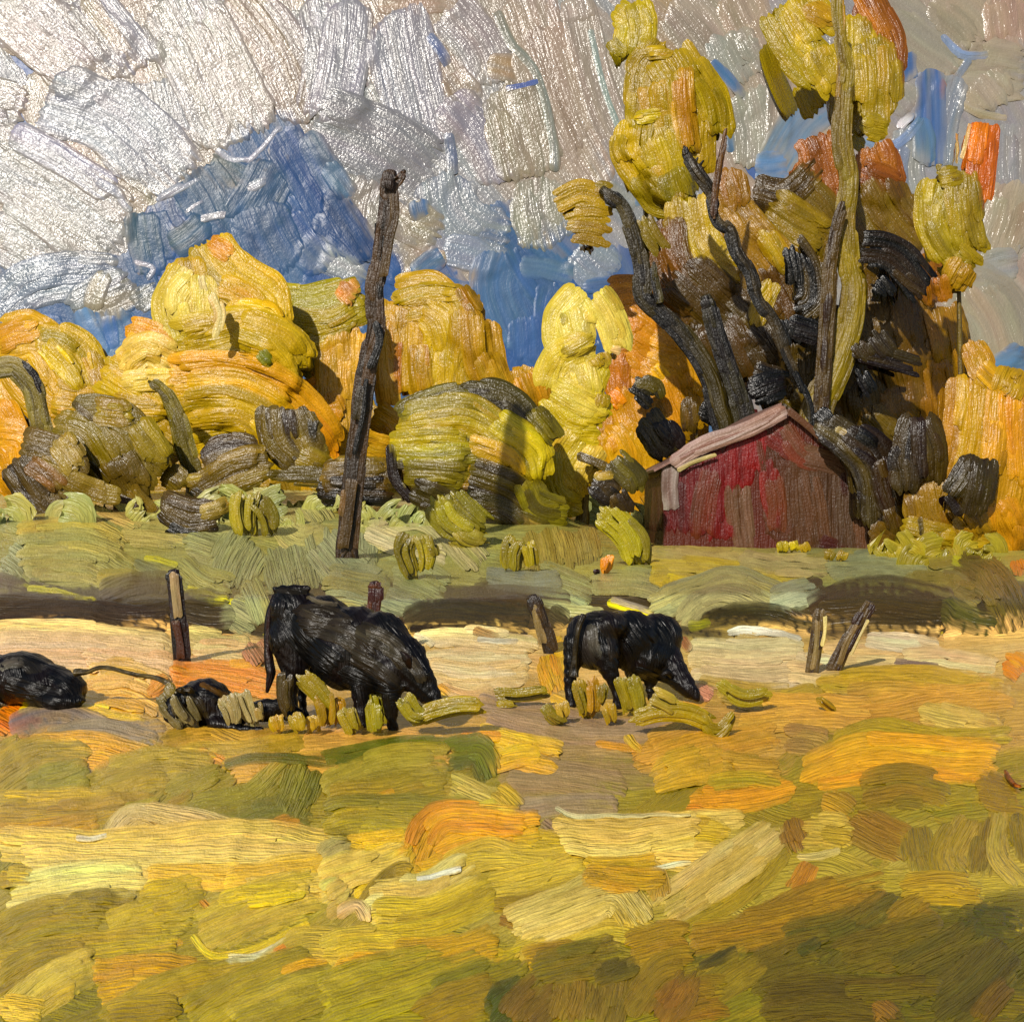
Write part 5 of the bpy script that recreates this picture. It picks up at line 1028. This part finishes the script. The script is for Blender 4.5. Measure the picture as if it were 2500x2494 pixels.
# ------------------------------------------------------------------ cattle: each body one continuous surface, remeshed from ellipsoids and tapering limbs
def cow_body(name, parts, root, voxel=.022, disp=.012):
    """parts: lists of (point, radius) chains in world space; every chain is a tapering tube, a single entry an ellipsoid (point, radii)"""
    V = []; Fc = []
    def ball(c, r, n=14):
        base = len(V)
        for i in range(n + 1):
            ph = math.pi * i / n
            for j in range(n):
                th = 2 * math.pi * j / n
                V.append((c[0] + r[0] * math.sin(ph) * math.cos(th), c[1] + r[1] * math.sin(ph) * math.sin(th), c[2] + r[2] * math.cos(ph)))
        for i in range(n):
            for j in range(n):
                Fc.append((base + i * n + j, base + (i + 1) * n + j, base + (i + 1) * n + (j + 1) % n, base + i * n + (j + 1) % n))
    for ch in parts:
        if len(ch) == 1: ball(ch[0][0], ch[0][1]); continue
        for (a, ra), (b2, rb) in zip(ch[:-1], ch[1:]):
            d = np.linalg.norm(np.array(b2) - np.array(a)); m = max(2, int(d / (min(ra, rb) * .35)))
            for q in np.linspace(0, 1, m):
                c = np.array(a) * (1 - q) + np.array(b2) * q; r = ra * (1 - q) + rb * q
                ball(c, (r, r, r), 10)
    me = bpy.data.meshes.new(name); me.from_pydata([tuple(map(float, v)) for v in V], [], Fc); me.update()
    o = bpy.data.objects.new(name, me); COL.objects.link(o)
    m = o.modifiers.new('r', 'REMESH'); m.mode = 'VOXEL'; m.voxel_size = voxel
    s = o.modifiers.new('s', 'SMOOTH'); s.factor = .6; s.iterations = 6
    dg = bpy.context.evaluated_depsgraph_get(); ev = o.evaluated_get(dg)
    m2 = bpy.data.meshes.new_from_object(ev)
    o.modifiers.clear(); o.data = m2; bpy.data.meshes.remove(me)
    n = len(m2.vertices); co = np.empty(n * 3, np.float32); m2.vertices.foreach_get('co', co); co = co.reshape(-1, 3)
    no = np.empty(n * 3, np.float32); m2.vertices.foreach_get('normal', no); no = no.reshape(-1, 3)
    w = np.sin(co[:, 0] * 31 + 5 * np.sin(co[:, 2] * 9)) * np.sin(co[:, 2] * 27 + 3 * np.sin(co[:, 0] * 11)) + .6 * np.sin(co[:, 2] * 70 + co[:, 0] * 55)
    co = co + no * (w * disp * .5)[:, None]
    bvh = BVHTree.FromPolygons([Vector(v) for v in co], [tuple(p.vertices) for p in m2.polygons])
    loc = np.array(root.location)
    m2.vertices.foreach_set('co', (co - loc).astype(np.float32).ravel())
    m2.polygons.foreach_set('use_smooth', np.ones(len(m2.polygons), bool))
    S = co[:, 1].mean() / F
    uv = m2.uv_layers.new(name='stroke'); li = np.empty(len(m2.loops), np.int32); m2.loops.foreach_get('vertex_index', li)
    q = np.stack([(co[:, 2] + .25 * np.sin(co[:, 0] * 5)) / S, (co[:, 0] * .8 + co[:, 1] * .6) / S], -1).astype(np.float32)
    uv.data.foreach_set('uv', q[li].ravel())
    a = m2.attributes.new('paint', 'FLOAT_COLOR', 'POINT')
    k = (np.sin(co[:, 0] * 13 + co[:, 2] * 7) * .5 + .5)[:, None]
    c = hexlin('#120f0c') * (1 - k) + hexlin('#1a1612') * k
    a.data.foreach_set('color', np.concatenate([c, np.ones((n, 1))], 1).astype(np.float32).ravel())
    a = m2.attributes.new('grain_size', 'FLOAT', 'POINT'); a.data.foreach_set('value', np.full(n, S, np.float32))
    m2.materials.clear(); m2.materials.append(M_COAT)
    o.parent = root
    return o, bvh
def U(px, py, Y): return tuple(float(v) for v in up(px, py, Y))
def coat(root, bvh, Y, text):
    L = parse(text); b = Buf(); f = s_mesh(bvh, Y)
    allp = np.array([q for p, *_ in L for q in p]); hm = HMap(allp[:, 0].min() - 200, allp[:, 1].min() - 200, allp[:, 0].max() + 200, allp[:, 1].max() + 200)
    for p, w, a, c in L: stroke(b, f, hm, p, w, a, c or second(a), K_L * .4, thick=2.2, amp=1.8, rag=.45, detail=.9, wet=.5)  # the greys of the cows paint highlights onto the black coat
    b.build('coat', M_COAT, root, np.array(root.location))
def chain(*a): return [(U(x, y, Y), r) for x, y, Y, r in a]
def ell(x, y, Y, rx, ry, rz): return [(U(x, y, Y), (rx, ry, rz))]

# the big grazing cow
Yc = 13.85
root = empty('cow', (float((800 - CX) / F * Yc), Yc, 0), 'big black cow grazing with lowered head and high rump, the nearest standing one', 'cow', 'black cattle in the pasture')
parts = [ell(722, 1505, 14.2, .27, .30, .30), ell(705, 1490, 14.15, .19, .24, .25), ell(690, 1540, 14.2, .15, .22, .26), ell(790, 1540, 14.05, .33, .34, .36), ell(870, 1578, 13.9, .38, .36, .40), ell(930, 1592, 13.75, .32, .31, .40), ell(840, 1600, 13.85, .34, .32, .34),
         chain((930, 1580, 13.75, .27), (985, 1608, 13.6, .23), (1018, 1645, 13.5, .155), (1046, 1684, 13.45, .105), (1060, 1708, 13.43, .085)), chain((1016, 1632, 13.46, .10), (1034, 1650, 13.44, .11)), chain((1006, 1668, 13.48, .10), (1040, 1706, 13.45, .06)),
         chain((750, 1437, 14.1, .04), (700, 1438, 14.1, .05), (668, 1438, 14.1, .035)),
         # hind legs: thigh, knee forward, hock back, shank, hoof
         chain((705, 1560, 14.05, .21), (720, 1625, 14.0, .15), (706, 1682, 14.0, .08), (712, 1735, 14.0, .075), (718, 1762, 13.98, .055)),
         chain((740, 1560, 14.4, .17), (752, 1625, 14.4, .10), (735, 1680, 14.45, .055), (740, 1725, 14.45, .045), (745, 1748, 14.45, .05)),
         # fore legs
         chain((890, 1620, 13.7, .18), (880, 1682, 13.65, .10), (882, 1735, 13.6, .066), (884, 1783, 13.58, .055)),
         chain((950, 1640, 13.55, .18), (955, 1695, 13.5, .10), (955, 1750, 13.5, .066), (962, 1788, 13.5, .055))]
body, bvh = cow_body('body', parts, root)
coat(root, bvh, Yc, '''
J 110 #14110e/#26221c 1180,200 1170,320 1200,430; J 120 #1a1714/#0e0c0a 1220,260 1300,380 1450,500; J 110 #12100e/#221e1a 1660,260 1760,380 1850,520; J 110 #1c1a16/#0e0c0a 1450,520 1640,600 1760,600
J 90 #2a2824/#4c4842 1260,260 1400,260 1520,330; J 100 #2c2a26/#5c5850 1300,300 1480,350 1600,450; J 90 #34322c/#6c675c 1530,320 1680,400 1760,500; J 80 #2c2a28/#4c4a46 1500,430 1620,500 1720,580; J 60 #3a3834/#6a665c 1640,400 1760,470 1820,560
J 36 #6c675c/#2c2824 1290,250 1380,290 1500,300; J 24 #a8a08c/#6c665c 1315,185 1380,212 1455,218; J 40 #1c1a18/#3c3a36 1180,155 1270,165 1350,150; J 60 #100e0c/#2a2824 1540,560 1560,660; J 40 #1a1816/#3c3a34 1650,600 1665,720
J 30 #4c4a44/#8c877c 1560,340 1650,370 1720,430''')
b = Buf()
tube(b, [U(672, 1452, 14.1), U(656, 1510, 14.08), U(655, 1590, 14.05), U(661, 1640, 14.02), U(652, 1690, 14.0)], [.07, .07, .08, .10, .03], '#16120e', '#2c2218', K_L, lump=.2)
b.build('tail', M_COAT, root, np.array(root.location))
for ex, eY in ((1002, 13.38), (1018, 13.62)):
    b = Buf(); tube(b, [U(ex, 1630, eY), U(ex - 10, 1606, eY - .04), U(ex - 24, 1590, eY - .06)], [.05, .08, .02], '#14110e', '#2a241c', K_L)
    b.build('ear', M_COAT, root, np.array(root.location))
# the cow seen from behind
Yc = 15.5
root = empty('cow', (float((1540 - CX) / F * Yc), Yc, 0), 'black cow on the right grazing, seen from behind', 'cow', 'black cattle in the pasture')
parts = [ell(1450, 1565, 15.3, .28, .30, .31), ell(1415, 1545, 15.35, .14, .2, .2), ell(1470, 1525, 15.3, .28, .28, .16), ell(1540, 1560, 15.6, .30, .32, .32), ell(1600, 1570, 15.8, .26, .3, .34), ell(1630, 1555, 15.8, .17, .24, .24), ell(1570, 1605, 15.6, .3, .28, .22),
         chain((1620, 1610, 15.7, .22), (1650, 1645, 15.55, .15), (1680, 1680, 15.4, .10), (1700, 1700, 15.35, .06)),
         chain((1405, 1570, 15.2, .14), (1395, 1630, 15.15, .09), (1388, 1680, 15.15, .055), (1395, 1722, 15.12, .055)),
         chain((1475, 1590, 15.15, .17), (1490, 1640, 15.1, .10), (1505, 1685, 15.1, .055), (1508, 1728, 15.08, .055)),
         chain((1590, 1630, 15.7, .13), (1588, 1670, 15.7, .065), (1592, 1710, 15.7, .05)),
         chain((1550, 1630, 15.9, .13), (1548, 1670, 15.9, .065), (1550, 1706, 15.9, .05))]
body, bvh = cow_body('body', parts, root)
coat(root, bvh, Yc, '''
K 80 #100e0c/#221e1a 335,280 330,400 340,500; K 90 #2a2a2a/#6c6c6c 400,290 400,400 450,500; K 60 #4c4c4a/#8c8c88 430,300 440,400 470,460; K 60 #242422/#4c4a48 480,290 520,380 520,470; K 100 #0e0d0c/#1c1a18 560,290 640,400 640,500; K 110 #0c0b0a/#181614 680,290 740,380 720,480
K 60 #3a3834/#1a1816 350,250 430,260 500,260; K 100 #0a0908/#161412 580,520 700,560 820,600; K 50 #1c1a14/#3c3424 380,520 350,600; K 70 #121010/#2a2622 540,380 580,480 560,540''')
b = Buf(); tube(b, [U(1425, 1500, 15.0), U(1408, 1545, 14.95), U(1404, 1600, 14.95), U(1400, 1650, 14.95)], [.06, .06, .05, .10], '#14110e', '#3a362e', K_L, lump=.2)
b.build('tail', M_COAT, root, np.array(root.location))
for ex, eY in ((1640, 15.4), (1668, 15.7)):
    b = Buf(); tube(b, [U(ex, 1650, eY), U(ex - 10, 1640, eY - .05), U(ex - 24, 1646, eY - .08)], [.05, .075, .02], '#0e0c0a', '#1c1814', K_L)
    b.build('ear', M_COAT, root, np.array(root.location))
# the cow lying at the left edge
Yc = 15.2
root = empty('cow', (float((40 - CX) / F * Yc), Yc, 0), 'black cow lying down at the left edge of the field, only its back half showing', 'cow', 'black cattle in the pasture')
parts = [ell(50, 1655, 15.3, .42, .4, .29), ell(110, 1675, 15.2, .34, .38, .24), ell(-60, 1655, 15.4, .45, .4, .30), ell(165, 1685, 15.1, .2, .3, .18), ell(150, 1710, 14.9, .26, .18, .09),
         chain((-120, 1640, 15.4, .22), (-200, 1600, 15.35, .14), (-225, 1590, 15.2, .13), (-245, 1640, 15.05, .08)), chain((-40, 1715, 15.0, .1), (-110, 1728, 14.85, .06), (-60, 1734, 14.8, .05))]
body, bvh = cow_body('body', parts, root)
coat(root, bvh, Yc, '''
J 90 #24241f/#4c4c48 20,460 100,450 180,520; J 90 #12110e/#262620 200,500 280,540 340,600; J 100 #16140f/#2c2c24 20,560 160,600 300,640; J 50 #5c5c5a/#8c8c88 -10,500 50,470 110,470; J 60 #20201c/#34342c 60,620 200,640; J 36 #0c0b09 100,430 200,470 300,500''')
b = Buf(); tube(b, [U(185, 1640, 15.0), U(212, 1640, 14.95), U(245, 1629, 14.9), U(285, 1634, 14.85), U(330, 1646, 14.8), U(380, 1654, 14.75), U(415, 1670, 14.7)], [.09, .05, .045, .045, .045, .05, .06], '#14110c', '#5c5440', K_L, lump=.2)
b.build('tail', M_COAT, root, np.array(root.location))
# the calf
Yc = 13.75
root = empty('calf', (float((500 - CX) / F * Yc), Yc, 0), 'small black calf lying in the grass before the big cow', 'calf')
parts = [ell(500, 1712, 13.9, .28, .26, .23), ell(560, 1735, 13.9, .26, .22, .15), ell(450, 1712, 13.8, .16, .18, .15), ell(640, 1735, 13.85, .2, .16, .11), chain((640, 1730, 13.8, .1), (690, 1722, 13.8, .07), (730, 1740, 13.75, .05), (700, 1752, 13.7, .04)),
         chain((460, 1700, 13.75, .12), (425, 1722, 13.65, .10), (415, 1750, 13.6, .07)), chain((520, 1765, 13.7, .07), (600, 1780, 13.6, .045), (640, 1782, 13.6, .04))]
body, bvh = cow_body('body', parts, root)
coat(root, bvh, Yc, '''
J 70 #12100c/#241f18 850,580 930,600 1000,690; J 60 #6c6448/#2c2a22 740,580 760,660 800,740; J 60 #4c4838/#2c2a22 790,580 850,650 880,730; J 40 #16120c/#2c2618 1080,640 1180,650 1240,700; J 30 #a87c34/#4c3c1c 860,560 920,590 980,620''')
for ex in (452, 474):
    b = Buf(); tube(b, [U(ex, 1690, 13.6), U(ex - 12, 1684, 13.58), U(ex - 26, 1684, 13.56)], [.04, .06, .015], '#14110e', '#3a3420', K_L)
    b.build('ear', M_COAT, root, np.array(root.location))
# ------------------------------------------------------------------ grass tufts among the cattle
plants([
    ('J 90 #4c4a38/#7c7454 700,600 740,680 800,745; J 70 #6c6448/#3c3a2c 760,590 800,660 850,740; J 40 #847848 720,560 750,620', 'grey brown tuft leaning on the left side of the calf'),
    ('J 80 #a09870/#6c6448 960,610 990,680 1000,745; J 70 #b0a880/#7c7450 1030,590 1060,670 1090,745; J 40 #8c8460 1100,640 1120,730', 'pale grey straw tuft in front of the calf'),
    ('J 70 #4c4418/#2c2810 1230,510 1220,600 1240,690; J 90 #8c8028/#746c20 1290,520 1370,600 1430,680; J 90 #a08428/#7c6820 1380,600 1400,680 1400,750; J 60 #b08c34 1450,620 1430,740', 'tall olive and ochre tuft under the belly of the big cow'),
    ('J 70 #7c7820/#8c8830 1570,580 1590,660 1620,740; J 70 #84801c/#6c6818 1650,590 1660,670 1650,740', 'round olive tuft between the front legs of the big cow'),
    ('J 70 #7c7820/#8c8830 1600,640 1600,700 1610,780; J 80 #7c7420/#8c8030 1480,660 1500,720 1530,780; J 90 #7c7820/#8c8430 1730,610 1770,680 1830,710; J 70 #847c20/#9c8c30 1760,720 1850,680 2000,650 2080,660', 'sweeping olive tuft under the head of the big cow'),
    ('K 70 #98802c/#746c20 370,540 390,620 410,710; K 60 #b08428/#8c7420 430,530 440,620 430,700; K 36 #7c7428 480,560 470,650', 'ochre tuft behind the legs of the right hand cow'),
    ('K 70 #8c8028/#746c1c 550,530 580,620 600,700; K 60 #7c7828/#948830 600,530 630,610 640,690', 'upright olive tuft under the middle of the right hand cow'),
    ('K 70 #a8984c/#8c8040 680,600 760,640 800,670; K 80 #847828/#9c8c34 600,710 720,680 860,690 960,740 ; K 70 #7c7024/#948430 900,700 960,780 1040,700', 'low wavy olive tuft below the head of the right hand cow'),
    ('K 56 #8c8028/#7c7020 10,600 110,610 250,590; K 30 #84782c 20,650 110,655', 'flat olive tuft on the painted shade between the two grazing cows'),
    ('K 50 #847828/#746c20 220,650 260,700 330,730; K 30 #7c7428 240,690 300,740', 'small olive tuft on the mauve painted shade left of the right hand cow'),
    ('K 60 #a09444/#8c8438 980,560 1080,620 1200,600; K 30 #8c7c34 1400,620 1480,680', 'thin straw tuft on the ground right of the right hand cow'),
    ('J 60 #b08c3c/#a08c34 1180,700 1190,740 1200,775; J 60 #a89440/#8c7c30 1260,690 1280,740 1290,775; J 60 #b09440 1340,700 1350,775', 'short tan tuft at the hind hooves of the big cow'),
    ('K 60 #b09848/#9c8440 300,640 310,690 320,720; K 60 #a88c3c/#8c7830 500,650 510,700 520,735', 'short tan tuft at the hind hooves of the right hand cow'),
], 'pasture_tuft', 'grass tuft', 'tufts among the cattle')
TONE['con'] = 1.0
r = empty('twig', gpos(2470, 11.6), 'short dark orange twig lying at the right edge of the pasture', 'twig')
g, _ = hit_ground(np.array([[2455., 2462, 2478, 2492]]), np.array([[1895., 1910, 1928, 1932]]))
b = Buf(); P_ = g[0] + np.array([0, 0, .04]); tube(b, list(P_), [.03, .04, .035, .02], '#5c2c10', '#a86018', K_L)
b.build('stem', M_WOOD, r, np.array(r.location)); r['label'] = 'short dark orange twig lying at the right edge of the pasture'
